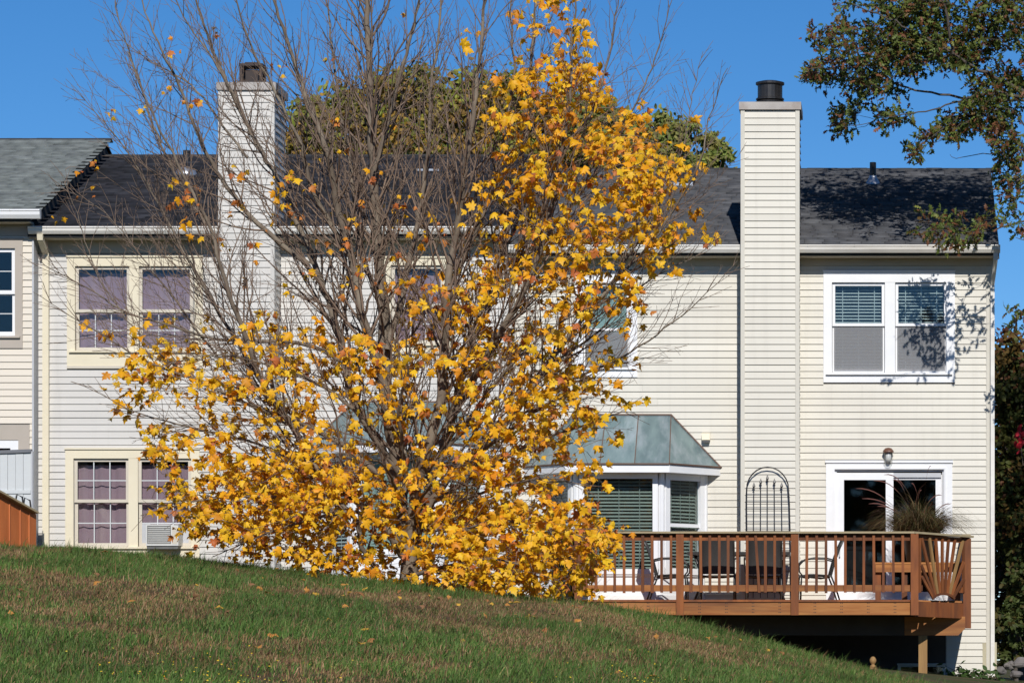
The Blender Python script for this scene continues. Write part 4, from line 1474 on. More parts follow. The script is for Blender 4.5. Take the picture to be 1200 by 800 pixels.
for (a, b, c, d) in ((18, 588, 20, 27), (27.5, 592, 29, 36)):
    m = MB().tube([P(a, b, -2.4), P(c, b - 9, -2.4), P(d - 1, b - 6, -2.4), P(d, b + 1, -2.4), P(d - 1, b + 14, -2.3)], 0.014, 6)
    m.tube([P(a, b, -2.4), P(a - 1, b + 20, -2.4)], 0.014, 6)
    m.build('arm', 'blackmetal', gc)
m = MB().box(X_(15, -2.2), X_(37, -2.2), -2.4, -1.95, Z_(612, -2.2), Z_(608, -2.2))
for px in (16, 36):
    for y in (-2.38, -1.98):
        m.tube([(X_(px, -2.2), y, Z_(612, -2.2)), (X_(px, -2.2), y, 1.1)], 0.014, 6)
m.build('seat', 'blackmetal', gc)

# ball topped post on the crest
Yp = -7.0
fp = root('finial_post', 'short yellow brown post with ball finial in front of the dark deck underside', 'post', P(1023, 800, Yp))
q = P(1023, 778, Yp)
k = 1 / S(Yp)
MB().lathe([(0.3 * k, 9.4 * k), (2.2 * k, 8.6 * k), (3.7 * k, 6.2 * k), (4.0 * k, 4.2 * k), (3.4 * k, 2.0 * k), (2.0 * k, 0.4 * k), (1.8 * k, -0.3 * k), (3.6 * k, -1.6 * k), (3.8 * k, -3.4 * k)], q, 18).build('finial', 'post', fp, smooth=True)
MB().box(q.x - 3.9 * k, q.x + 3.9 * k, Yp - 3.9 * k, Yp + 3.9 * k, q.z - 0.75, q.z - 3.41 * k).build('shaft', 'post', fp)


def boulder(c, rx, ry, rz, label, group=None, seed=0):
    rr = random.Random(seed)
    n, mth = 14, 8
    vs, fs = [], []
    bumps = [(Vector((rr.gauss(0, 1), rr.gauss(0, 1), rr.gauss(0, 1))).normalized(), rr.uniform(-0.42, 0.22)) for _ in range(14)]
    for i in range(mth + 1):
        th = math.pi * i / mth
        for j in range(n):
            a = 2 * math.pi * j / n
            d = Vector((math.sin(th) * math.cos(a), math.sin(th) * math.sin(a), math.cos(th)))
            s = 1 + sum(w_ * max(0, d.dot(b)) ** 6 for b, w_ in bumps) + rr.gauss(0, .025) * (0 < i < mth)
            vs.append((c[0] + d.x * rx * s, c[1] + d.y * ry * s, c[2] + d.z * rz * s))
    for i in range(mth):
        for j in range(n):
            j2 = (j + 1) % n
            fs.append((i * n + j, (i + 1) * n + j, (i + 1) * n + j2, i * n + j2))
    m = MB()
    base = Vector(c) - Vector((0, 0, rz))
    m.v = [tuple(Vector(v) - base) for v in vs]
    m.f = fs
    o = m.build('boulder', 'rock', None)
    o.location = base
    o['label'] = label
    o['category'] = 'rock'
    if group:
        o['group'] = group
    return o


boulder(P(1084, 806, -4.5), 0.50, 0.35, 0.14, 'broad flat grey boulder on the ground below the deck support post', seed=2)
for i, (px, py, r, lab) in enumerate(((1173, 785, .10, 'rounded grey stone at the house corner, lowest of the stone row'), (1183, 779, .11, 'pale grey stone in the middle of the row beside the house corner'),
                                      (1196, 776, .13, 'largest grey stone of the row, at the right edge under the shrub'), (1190, 790, .11, 'grey stone in front of the row beside the house corner'))):
    boulder(P(px, py, 0.8 - 0.5 * (i == 3)), r, r * .8, r * .75, lab, 'stone row beside the house corner', seed=5 + i)

# ================================================================== LEAVES
def fan_leaf(half, cy, fold, curl):
    """outline mirrored about the midrib, two faces wide, folded and curled"""
    right = half
    left = [(-x, y) for x, y in reversed(half[1:-1])]
    out = right + left
    vs = [(0, cy)] + out
    vs = np.array([(x, y, -fold * abs(x) - curl * (y - 0.3) ** 2 + 0.05 * math.sin(9 * x + 5 * y)) for x, y in vs], np.float32)
    n = len(out)
    tr = np.array([(0, 1 + i, 1 + (i + 1) % n) for i in range(n)], np.int32)
    return vs, tr


MAPLE = [fan_leaf([(0, 0), (.20, -.10), (.38, .00), (.30, .17), (.48, .22), (.64, .45), (.44, .46), (.25, .44), (.33, .66), (.17, .74), (0, 1.02)], .3, f, c)
         for f, c in ((.35, .3), (.7, .5), (.2, -.5), (1.1, .2), (.5, 1.0), (-.3, .7), (.9, .9), (.15, .1))]
OAK = [fan_leaf([(0, 0), (.05, .12), (.17, .2), (.07, .32), (.27, .5), (.09, .56), (.22, .76), (.07, .8), (0, 1.0)], .45, f, c) for f, c in ((.3, .2), (.1, .5), (.6, -.2))]
OVAL = [fan_leaf([(0, 0), (.2, .2), (.30, .5), (.18, .8), (0, 1.0)], .5, f, c) for f, c in ((.3, .3), (.1, .5), (.5, 0))]


def leaf_frame(tip, nrm):
    """columns x (width), y (tip), z (normal)"""
    y = tip.normalized()
    z = (nrm - y * nrm.dot(y))
    if z.length < 1e-4:
        z = y.orthogonal()
    z.normalize()
    x = y.cross(z)
    return x, y, z


def joined_leaves(items, shapes):
    """items: (position, tip dir, normal, size, colour) -> arrays for one mesh"""
    n = len(items)
    Rm = np.zeros((n, 3, 3), np.float32)
    Pm = np.zeros((n, 3), np.float32)
    Cm = np.zeros((n, 3), np.float32)
    for i, (p, t, nn, s, c) in enumerate(items):
        x, y, z = leaf_frame(t, nn)
        Rm[i, :, 0] = x * s
        Rm[i, :, 1] = y * s
        Rm[i, :, 2] = z * s
        Pm[i] = p
        Cm[i] = c
    CO, TR, TI = [], [], []
    base = 0
    for k, (vs, tr) in enumerate(shapes):
        sel = np.arange(k, n, len(shapes))
        if not len(sel):
            continue
        co = np.einsum('nij,vj->nvi', Rm[sel], vs) + Pm[sel][:, None, :]
        CO.append(co.reshape(-1, 3))
        TR.append((tr[None] + (np.arange(len(sel)) * len(vs))[:, None, None]).reshape(-1, 3) + base)
        TI.append(np.repeat(Cm[sel], len(vs), 0))
        base += len(sel) * len(vs)
    return np.concatenate(CO), np.concatenate(TR), np.concatenate(TI)


def rvec(s=1.0):
    return Vector((random.gauss(0, s), random.gauss(0, s), random.gauss(0, s)))


def catmull(pts, step):
    pts = [Vector(p) for p in pts]
    out = []
    for i in range(len(pts) - 1):
        p0, p1, p2, p3 = pts[max(i - 1, 0)], pts[i], pts[i + 1], pts[min(i + 2, len(pts) - 1)]
        n = max(2, int((p2 - p1).length / step))
        for k in range(n):
            u = k / n
            out.append(0.5 * ((2 * p1) + (p2 - p0) * u + (2 * p0 - 5 * p1 + 4 * p2 - p3) * u * u + (3 * p1 - p0 - 3 * p2 + p3) * u ** 3))
    out.append(pts[-1])
    return out


def inside(poly, x, y):
    r = False
    j = len(poly) - 1
    for i in range(len(poly)):
        (xi, yi), (xj, yj) = poly[i], poly[j]
        if (yi > y) != (yj > y) and x < (xj - xi) * (y - yi) / (yj - yi) + xi:
            r = not r
        j = i
    return r


def vnoise(x, y, sc, seed):
    """smooth value noise on arrays"""
    r_ = np.random.default_rng(seed)
    tab = r_.random((256, 256))
    u, v = x * sc + 1000, y * sc + 1000
    i, j = np.floor(u).astype(int), np.floor(v).astype(int)
    fu, fv_ = u - i, v - j
    fu, fv_ = fu * fu * (3 - 2 * fu), fv_ * fv_ * (3 - 2 * fv_)
    g_ = lambda a, b: tab[a % 256, b % 256]
    return (g_(i, j) * (1 - fu) + g_(i + 1, j) * fu) * (1 - fv_) + (g_(i, j + 1) * (1 - fu) + g_(i + 1, j + 1) * fu) * fv_


# ================================================================== MAPLE
YM = -19.6
SM = S(YM)
mbase = P(476, 690, YM)
mbase.z = float(terrain(mbase.x, YM)) - 0.05
maple = root('maple_tree', 'many stemmed yellow maple on the lawn, bare at the top and thick with leaves below', 'tree', mbase)
STEMS = [
    # px, py chain, start radius, end radius, end depth offset
    ([(478, 695), (477, 650), (471, 600), (462, 540), (455, 470), (450, 400), (447, 330), (441, 250), (437, 150), (432, 60), (426, -60), (420, -180)], .105, .016, 0.2),
    ([(458, 500), (452, 440), (430, 385), (412, 300), (398, 240), (380, 170), (352, 90), (325, 20), (300, -70)], .066, .010, -0.5),
    ([(470, 590), (449, 531), (415, 471), (404, 420), (390, 360), (362, 290), (330, 220), (290, 150), (262, 90), (238, 20), (222, -50)], .062, .009, 0.9),
    ([(474, 650), (449, 613), (408, 580), (376, 555), (345, 510), (324, 475), (303, 440), (285, 380), (262, 320), (240, 260), (205, 190), (175, 120), (150, 60)], .055, .006, -0.9),
    ([(455, 690), (440, 660), (422, 640), (418, 611), (385, 585), (330, 582), (270, 582), (215, 590), (165, 604)], .038, .005, -0.8),
    ([(481, 690), (482, 640), (482, 600), (492, 550), (508, 512), (515, 460), (520, 422), (527, 350), (535, 280), (548, 200), (560, 100), (565, 0), (568, -110)], .078, .010, -0.6),
    ([(484, 640), (505, 570), (527, 494), (540, 437), (560, 370), (580, 310), (600, 240), (615, 160), (620, 60), (630, -60)], .062, .009, 0.7),
    ([(480, 640), (503, 590), (540, 545), (581, 504), (605, 485), (640, 430), (672, 384), (720, 330), (765, 285), (792, 241), (815, 190), (835, 140), (850, 80)], .050, .004, -0.6),
    ([(527, 494), (560, 440), (585, 390), (620, 330), (640, 270), (655, 200), (665, 120), (672, 40), (680, -50)], .045, .007, -0.9),
    ([(482, 665), (520, 632), (580, 612), (630, 615), (680, 628), (716, 640)], .034, .005, -1.2),
    ([(500, 592), (560, 555), (620, 520), (680, 500), (730, 482), (748, 488)], .034, .004, 1.0),
    ([(540, 545), (600, 500), (660, 450), (720, 420), (770, 392), (820, 352), (862, 305)], .030, .003, -0.4),
    ([(480, 675), (530, 662), (590, 656), (645, 678)], .028, .005, -1.0),
    ([(449, 560), (400, 520), (340, 490), (300, 478), (230, 445), (161, 419), (110, 385), (60, 356), (38, 342)], .036, .003, -0.6),
    ([(404, 425), (350, 402), (260, 398), (200, 382), (150, 367), (100, 337), (58, 311), (42, 298)], .028, .003, 0.6),
    ([(362, 310), (310, 270), (268, 220), (235, 160), (215, 110), (195, 70), (170, 15), (155, -40)], .036, .005, -0.5),
    ([(290, 185), (256, 140), (220, 100), (175, 72), (128, 35)], .018, .003, 0.5),
    ([(324, 478), (280, 405), (230, 312), (185, 240), (145, 175), (110, 130), (84, 100)], .028, .003, 0.2),
    ([(439, 200), (465, 100), (488, 30), (505, -60)], .034, .008, -0.3),
    ([(454, 410), (472, 330), (492, 250), (500, 170), (505, 100), (515, 20), (520, -80)], .044, .007, 0.8),
    ([(560, 372), (620, 300), (680, 230), (720, 170), (750, 110), (775, 50), (790, -10)], .030, .004, 0.4),
    ([(410, 300), (370, 230), (345, 160), (312, 90), (286, 30), (268, -40)], .034, .006, -0.9),
    ([(448, 360), (425, 280), (405, 190), (395, 100), (385, 20), (380, -70)], .034, .006, 0.9),
    ([(530, 330), (570, 250), (590, 170), (600, 90), (597, 10), (604, -70)], .032, .006, -0.3),
    ([(600, 250), (640, 190), (690, 140), (710, 80), (722, 20), (730, -40)], .026, .005, 0.1),
    ([(470, 560), (440, 510), (400, 470), (350, 440), (290, 420), (240, 416), (190, 428)], .030, .004, -1.2),
    ([(500, 560), (545, 500), (580, 450), (640, 390), (690, 360), (735, 345)], .030, .004, -1.2),
    ([(488, 620), (530, 590), (590, 570), (640, 560), (690, 570)], .030, .004, -1.5),
    ([(466, 630), (420, 600), (360, 610), (300, 630), (255, 652)], .030, .005, -1.3),
    ([(472, 600), (455, 560), (440, 540), (420, 545)], .026, .006, -1.7),
    ([(480, 610), (500, 575), (520, 560), (545, 570)], .026, .006, -1.7),
    ([(476, 560), (470, 480), (478, 430), (472, 380)], .030, .006, -1.3),
    ([(474, 600), (480, 560), (510, 520), (560, 490), (600, 480)], .030, .006, 1.9),
    ([(472, 610), (450, 570), (410, 540), (350, 530), (300, 540)], .030, .006, 1.9),
    ([(474, 580), (470, 500), (450, 440), (430, 400)], .030, .006, 2.0),
    ([(230, 446), (170, 400), (120, 330), (90, 250), (72, 200)], .014, .002, 0.3),
    ([(376, 556), (300, 520), (220, 500), (150, 480), (100, 450)], .022, .003, -0.4),
    ([(300, 480), (240, 400), (180, 320), (120, 250), (60, 215)], .020, .002, 0.8),
    ([(240, 262), (190, 170), (160, 90), (140, 20), (130, -40)], .022, .004, 0.9),
    ([(300, 170), (265, 90), (215, 20), (190, -50)], .020, .004, -0.2),
    ([(700, 355), (760, 260), (800, 180), (812, 110), (825, 60)], .018, .003, 0.5),
    ([(640, 430), (700, 390), (760, 330), (815, 300), (850, 270)], .018, .003, 0.2),
]
wood_big, wood_fine = MB(), MB()
NODES = []          # every point leaves may hang from: (point, direction)
TIPS = []
rs = random.Random(21)


def grow(p, d, L, r0, level):
    n = max(2, int(L / (0.11 if level < 2 else 0.085)))
    pts, rad = [p.copy()], [r0]
    d = d.normalized()
    for i in range(n):
        d = (d + Vector((rs.gauss(0, .09), rs.gauss(0, .09), rs.gauss(0, .07) + (0.045 if level < 3 else 0.02)))).normalized()
        p = p + d * (L / n)
        pts.append(p.copy())
        rad.append(max(r0 * (1 - 0.85 * (i + 1) / n), 0.0019))
    wood_fine.tube(pts, rad, 4 if level < 2 else 3, cap=False)
    for q in pts[1:]:
        NODES.append((q, d))
    TIPS.append((pts[-1], d))
    if level < 3 and L > 0.16:
        step = (0.12, 0.12, 0.10)[level]
        s = L * 0.22 + rs.random() * step
        side = rs.uniform(0, 6.28)
        while s < L * 0.96:
            i = min(int(s / L * n), n - 1)
            q = pts[i].lerp(pts[i + 1], s / L * n - i)
            t = (pts[i + 1] - pts[i]).normalized()
            side += math.pi * 0.5 + rs.gauss(0, 0.5) + (math.pi if rs.random() < 0.5 else 0)
            o = t.orthogonal().normalized()
            o = Matrix.Rotation(side, 3, t) @ o
            ang = R(rs.uniform(24, 46))
            cl = (L - s * 0.75) * rs.uniform(0.30, 0.6) * (0.9 if level < 1 else 0.8)
            if cl > 0.06:
                grow(q, t * math.cos(ang) + o * math.sin(ang), min(cl, 1.2), max(rad[i] * 0.62, 0.0026), level + 1)
            s += step * rs.uniform(0.6, 1.5)


for si, (ch, ra, rb, dpt) in enumerate(STEMS):
    n = len(ch)
    pts = []
    start_off = 0.0
    for i, (px, py) in enumerate(ch):
        u = i / (n - 1)
        pts.append(P(px + rs.gauss(0, 2.0) * (i > 0), py, YM + dpt * u ** 0.8 + (rs.gauss(0, .05) if i else 0)))
    pts = catmull(pts, 0.10)
    for i in range(1, len(pts)):
        pts[i] = pts[i] + Vector((rs.gauss(0, .008), rs.gauss(0, .008), 0))
    m = len(pts)
    rad = [(rb + (ra - rb) * (1 - i / (m - 1)) ** 1.1) * 0.88 for i in range(m)]
    if ra > 0.05 and ch[0][1] > 630:
        for i in range(min(6, m)):
            rad[i] *= 1 + 0.35 * (1 - i / 6.0) ** 2
    wood_big.tube(pts, rad, 9 if ra > .05 else 7, cap=False)
    L = sum((pts[i + 1] - pts[i]).length for i in range(m - 1))
    for i in range(m // 4, m):
        NODES.append((pts[i], (pts[min(i + 1, m - 1)] - pts[max(i - 1, 0)]).normalized()))
    TIPS.append((pts[-1], pts[-1] - pts[-2]))
    s = L * 0.16
    side = rs.uniform(0, 6.28)
    while s < L * 0.985:
        i = min(int(s / L * (m - 1)), m - 2)
        t = (pts[i + 1] - pts[i]).normalized()
        o = Matrix.Rotation(side, 3, t) @ t.orthogonal().normalized()
        side += math.pi * rs.uniform(0.35, 0.9)
        u = s / L
        cl = min((L - s) * rs.uniform(0.30, 0.6) + 0.28, 1.9) * rs.uniform(0.55, 1.0)
        ang = R(rs.uniform(18, 44))
        grow(pts[i], t * math.cos(ang) + o * math.sin(ang), cl, min(max(rad[i] * 0.40, 0.0045), 0.016), 1 if cl < 0.7 else 0)
        s += rs.uniform(0.06, 0.125)

# where the leaves are in the photograph: outline with a share, drawn at the tree's own distance
DENSE = [
    ([(150, 445), (185, 400), (245, 385), (300, 350), (345, 385), (400, 400), (440, 380), (480, 330), (520, 300), (560, 300), (570, 200), (600, 110), (650, 70), (700, 90), (745, 130), (790, 170), (820, 230), (790, 275),
      (745, 320), (760, 385), (745, 470), (735, 520), (690, 560), (720, 600), (725, 650), (650, 700), (560, 690), (500, 690), (440, 680), (380, 660), (300, 655), (250, 640), (210, 600), (165, 560), (175, 510), (140, 480)], 640),
    ([(240, 560), (330, 530), (440, 545), (500, 600), (560, 560), (640, 560), (700, 600), (720, 650), (650, 695), (560, 685), (440, 675), (330, 655), (250, 640), (215, 590)], 690),
    ([(440, 420), (520, 330), (620, 250), (700, 250), (740, 330), (720, 420), (700, 500), (640, 560), (560, 560), (480, 540), (430, 500)], 260),
    ([(580, 90), (680, 70), (760, 150), (800, 230), (740, 290), (640, 300), (560, 280)], 185),
    ([(160, 430), (330, 360), (440, 400), (450, 520), (330, 560), (190, 560)], 110),
    ([(600, 0), (680, -10), (700, 70), (620, 110)], 40),
    ([(210, 210), (330, 200), (470, 190), (540, 260), (460, 350), (330, 340), (220, 330)], 58),
    ([(100, 20), (800, 10), (830, 150), (560, 200), (250, 200), (130, 240), (60, 330)], 22),
    ([(740, 280), (850, 240), (830, 290), (770, 330)], 14),
    ([(150, 530), (270, 500), (280, 655), (190, 640)], 36),
    ([(90, 380), (240, 350), (250, 440), (150, 450)], 16),
    ([(430, 640), (560, 640), (560, 692), (430, 684)], 34),
]
NN = len(NODES)
node_p = np.full((NN + 6000, 3), 1e6, np.float32)
node_p[:NN] = [tuple(q) for q, d in NODES]
leaf_items = []
LC = [(.95, .50, .014), (.96, .55, .022), (.94, .46, .014), (.93, .43, .012), (.96, .60, .03), (.94, .48, .016), (.90, .39, .014), (.86, .34, .024), (.95, .53, .018), (.96, .57, .024)]


def leaf_at(p, out, orange=0.0):
    tip = Vector((out.x * 0.5, out.y * 0.5, -0.65)) + rvec(0.5)
    nrm = Vector((0.1, -0.7, 0.55)) + rvec(0.62)
    c = random.choice(LC)
    if random.random() < orange:
        c = random.choice([(.62, .20, .05), (.55, .16, .045), (.70, .26, .06)])
    v = random.uniform(0.85, 1.1)
    s = random.choice((0.046, 0.060, 0.072, 0.082, 0.092, 0.102, 0.114)) * (0.78 if orange > 0.3 else 1)
    leaf_items.append((tuple(p), tip, nrm, s * random.uniform(0.85, 1.05), (min(c[0] * v, .95), c[1] * v, c[2] * v)))


for poly, cnt in DENSE:
    xs, ys = [p[0] for p in poly], [p[1] for p in poly]
    k = 0
    while k < cnt:
        px, py = random.uniform(min(xs), max(xs)), random.uniform(min(ys), max(ys))
        if not inside(poly, px, py):
            continue
        k += 1
        if 460 < px < 496 and py > 598 and random.random() < 0.85:
            continue
        if cnt > 60 and random.random() > 0.25 + 1.5 * float(vnoise(np.array([px / 46.0]), np.array([py / 24.0]), 1.0, 31)[0]) ** 1.6:
            k -= 1
            continue
        thin = 0.0
        for (ax, bx, ay, by) in ((375, 600, 462, 530), (400, 455, 570, 645), (450, 530, 300, 415), (686, 745, 330, 430), (160, 235, 530, 640)):
            if ax < px < bx and ay < py < by:
                thin = 0.5
        if random.random() < thin:
            continue
        Y = YM + max(-2.3, min(2.3, random.gauss(-0.25, 1.0)))
        tgt = np.array(P(px, py, Y), np.float32)
        dv = node_p[:NN] - tgt
        d2 = (dv ** 2).sum(1) + np.where(dv[:, 2] > 0.1, 0.05, 0)
        j = int(d2.argmin())
        q, dq = NODES[j]
        tv = Vector(tgt)
        gap = (tv - q).length
        if gap > 0.5:
            tv = q + (tv - q) * (0.5 / gap)
        mid = q.lerp(tv, 0.5) + dq * 0.03 + rvec(0.01)
        wood_fine.tube([q, mid, tv], [0.0035, 0.003, 0.0022], 3, cap=False)
        out = (tv - q)
        out = out.normalized() if out.length > 1e-3 else dq
        if NN < len(node_p):
            node_p[NN] = tv
            NN += 1
            NODES.append((tv, out))
        o_share = 0.07 if py > 350 or px > 540 else 0.4
        run = Vector((out.x, out.y, out.z * 0.4 - 0.12)) + rvec(0.35)
        run = run.normalized() * random.uniform(0.06, 0.42)
        if cnt < 60:
            run = run * 0.5
        wood_fine.tube([tv, tv + run], [0.0022, 0.0016], 3, cap=False)
        nl = max(2, int(run.length / 0.062) + random.choice((1, 2, 3)))
        for i_ in range(nl):
            leaf_at(tv + run * (i_ + random.random()) / nl + rvec(0.04), run.normalized() + rvec(0.5), o_share)
        if random.random() < 0.4:
            leaf_at(mid + rvec(0.03), out, o_share)

off = np.array(mbase)
wood_big.build('trunk', 'bark', maple, smooth=True)
# fine branches go in through arrays: it is a large mesh
fv = np.array(wood_fine.v, np.float32) - off
ft = []
for f in wood_fine.f:
    ft += [(f[0], f[1], f[2]), (f[0], f[2], f[3])]
wf = link('branches', tri_mesh('branches', fv, ft), maple, 'twig')
wf['kind'] = 'stuff'
# the leaves that show largest are parts, the rest one mass
vis = [i for i, it in enumerate(leaf_items) if 0 < CX + it[0][0] * F / (D0 + it[0][1]) < 1200 and 0 < HY - it[0][2] * F / (D0 + it[0][1]) < 700]
vis.sort(key=lambda i: leaf_items[i][0][1] - leaf_items[i][3] * 6)
single = set(vis[:296])
LEAFM = []
ml = leaf_mat('maple leaf', [(0.0, (.90, .43, .016)), (0.3, (.94, .52, .022)), (0.6, (.96, .58, .03)), (0.85, (.92, .46, .016)), (1.0, (.70, .28, .03))], 0.34)
for vs, tr in MAPLE:
    me = tri_mesh('leaf', vs, tr)
    me.materials.append(ml)
    LEAFM.append(me)
for i in sorted(single):
    p, t, nn, s, c = leaf_items[i]
    x, y, z = leaf_frame(t, nn)
    o = bpy.data.objects.new('leaf', LEAFM[i % len(LEAFM)])
    COL.objects.link(o)
    o.parent = maple
    mm = Matrix((x * s, y * s, z * s)).transposed().to_4x4()
    mm.translation = Vector(p) - mbase
    o.matrix_local = mm
rest = [it for i, it in enumerate(leaf_items) if i not in single]
co, tr, ti = joined_leaves(rest, MAPLE)
stuff(link('foliage', tri_mesh('foliage', co - off, tr, ti), maple, 'leaves'))

# ================================================================== OAK at the right, reaching over the roof
YO = -1.0
ob = Vector((X_(1400, YO), YO, 0))
ob.z = float(terrain(ob.x, ob.y)) - 0.1
oak = root('oak_tree', 'dark green and russet oak reaching in over the right roof end', 'tree', ob)
ow = MB()
skel = []


def limb(chain, ra, rb, y0=0.0, y1=0.0):
    pts = [P(px, py, YO + y0 + (y1 - y0) * i / (len(chain) - 1)) if isinstance(px, (int, float)) else px for i, (px, py) in enumerate(chain)]
    pts = catmull(pts, 0.12)
    m = len(pts)
    for i in range(1, m):
        pts[i] = pts[i] + rvec(0.012)
    ow.tube(pts, [rb + (ra - rb) * (1 - i / (m - 1)) for i in range(m)], 6, cap=False)
    skel.extend(pts)


limb([(1400, 800), (1398, 600), (1390, 400), (1380, 250), (1375, 100), (1360, -60), (1350, -250)], .26, .05)
limb([(1385, 300), (1330, 230), (1270, 160), (1215, 115), (1165, 92), (1117, 64), (1085, 45), (1040, 22), (1000, 5)], .06, .008, 0, -.6)
limb([(1215, 115), (1165, 110), (1130, 114), (1075, 106), (1050, 98), (1030, 92), (1000, 84), (965, 80), (942, 84)], .03, .005, -.2, .4)
limb([(1215, 118), (1130, 119), (1085, 130), (1040, 137), (1010, 146), (985, 148)], .022, .004, -.2, -.5)
limb([(1300, 190), (1220, 180), (1190, 175), (1150, 181), (1120, 185), (1113, 182)], .02, .003, 0, 0)
limb([(1165, 95), (1120, 140), (1085, 165), (1065, 182)], .016, .004, -.2, -.6)
limb([(1380, 270), (1300, 230), (1240, 200), (1200, 205), (1180, 230), (1165, 260)], .04, .006, 0, -.3)
limb([(1300, 232), (1240, 245), (1190, 262), (1140, 272), (1095, 262), (1070, 260)], .025, .004, 0, -1.3)
limb([(1380, 360), (1290, 330), (1230, 290), (1190, 280)], .03, .005, 0, .3)
limb([(1378, 150), (1300, 60), (1230, 20), (1150, -20), (1080, -50), (1020, -60)], .06, .01, 0, .6)
limb([(1117, 64), (1080, 70), (1030, 60), (985, 45), (955, 45)], .02, .004, -.4, .3)
limb([(1117, 64), (1110, 20), (1090, -30), (1060, -80)], .03, .006, -.4, -.9)
limb([(1375, 80), (1280, -30), (1200, -100), (1100, -140)], .06, .01, 0, -.5)
limb([(1220, 180), (1185, 130), (1150, 135), (1120, 150)], .018, .004, 0, -.6)
CLUMPS = [  # px, py, rx, ry, leaf twigs
    (1120, 25, 85, 45, 290), (1180, 60, 60, 60, 190), (1060, 50, 50, 35, 150), (1010, 55, 45, 30, 80), (985, 85, 45, 18, 62), (1030, 92, 30, 16, 40), (955, 83, 18, 10, 16), (962, 40, 16, 16, 14), (990, 30, 26, 10, 12),
    (1115, 150, 18, 14, 46), (1150, 130, 26, 26, 70), (1175, 110, 26, 30, 70), (1095, 62, 60, 22, 90), (995, 128, 20, 8, 20), (990, 145, 15, 14, 20), (1030, 108, 28, 12, 20), (1045, 135, 26, 10, 16), (1045, 140, 12, 10, 8),
    (1070, 178, 12, 10, 14), (1088, 160, 12, 10, 14), (1185, 180, 18, 20, 40), (1185, 215, 22, 18, 28), (1190, 250, 16, 22, 14), (1150, 262, 36, 18, 24), (1090, 262, 30, 14, 20), (1120, 275, 34, 14, 16), (1175, 150, 20, 18, 36),
    (992, 8, 12, 8, 8), (1060, 8, 46, 12, 60), (1125, 283, 12, 8, 8), (1195, 375, 12, 14, 10),
    (1100, -60, 110, 60, 200), (1240, 60, 40, 120, 160), (1290, 150, 60, 100, 140), (1250, -80, 80, 70, 140), (1330, 0, 70, 120, 150), (1270, 280, 50, 60, 60),
]
skel_a = [np.array([tuple(p) for p in skel], np.float32)]
oak_items = []
OC = [(.10, .135, .026), (.13, .165, .034), (.08, .115, .022), (.18, .19, .04), (.16, .10, .03), (.19, .075, .032), (.095, .12, .026), (.22, .09, .042), (.14, .18, .04)]
ro = random.Random(4)
tg = []
for (cx, cy, rx, ry, n) in CLUMPS:
    for _ in range(n):
        a, rr_ = ro.uniform(0, 6.28), math.sqrt(ro.random())
        sub = ro.gauss(0, 0.18)
        Y = YO + max(-1.2, min(1.3, ro.gauss(0.15, 0.5))) - (0.9 if cy > 215 else 0) + (1.1 if cx < 1000 else 0)
        tg.append(P(cx + rx * rr_ * math.cos(a), cy + ry * rr_ * math.sin(a), Y))
rootp = Vector(P(1390, 300, YO))
tg.sort(key=lambda q: (q - rootp).length)
arr = np.zeros((len(skel) + len(tg) * 3 + 10, 3), np.float32)
arr[:len(skel)] = skel_a[0]
na = len(skel)
for q in tg:
    dv = arr[:na] - np.array(q, np.float32)
    j = int((dv ** 2).sum(1).argmin())
    p = Vector(arr[j])
    g_ = (q - p).length
    mid = p.lerp(q, 0.5) + rvec(0.03) * min(1, g_ * 2)
    r0 = 0.004 + 0.004 * min(g_, 1.0)
    ow.tube([p, mid, q], [r0, r0 * .8, 0.003], 3, cap=False)
    for z in (mid, q):
        arr[na] = z
        na += 1
    out = (q - p).normalized() if g_ > 1e-3 else Vector((0, 0, 1))
    px_ = CX + q.x * F / (D0 + q.y)
    russet = 0.5 if ro.random() < (0.15 if (px_ > 1030 and q.z > 8.5) else 0.28) else 0.03
    for _ in range(ro.choice((5, 6, 7, 8))):
        c = ro.choice(OC[4:6] + OC[7:8]) if ro.random() < russet else ro.choice(OC[:4] + OC[6:7] + OC[8:] + OC)
        v = ro.uniform(0.75, 1.25)
        oak_items.append((tuple(q + rvec(0.05)), out * 0.8 + rvec(0.7) + Vector((0, 0, -.15)), Vector((0, -.4, .8)) + rvec(0.6), ro.uniform(0.10, 0.165), (c[0] * v, c[1] * v, c[2] * v)))
off = np.array(ob)
fv = np.array(ow.v, np.float32) - off
ft = []
for f in ow.f:
    ft += [(f[0], f[1], f[2]), (f[0], f[2], f[3])]
link('trunk', tri_mesh('trunk', fv, ft, smooth=True), oak, 'oakbark')
co, tr, ti = joined_leaves(oak_items, OAK)
stuff(link('foliage', tri_mesh('foliage', co - off, tr, ti), oak, 'oakleaves'))

# ================================================================== TREES BEHIND AND BESIDE
def brighter(cols, k):
    return [(a * k, b * k, c * k) for a, b, c in cols]


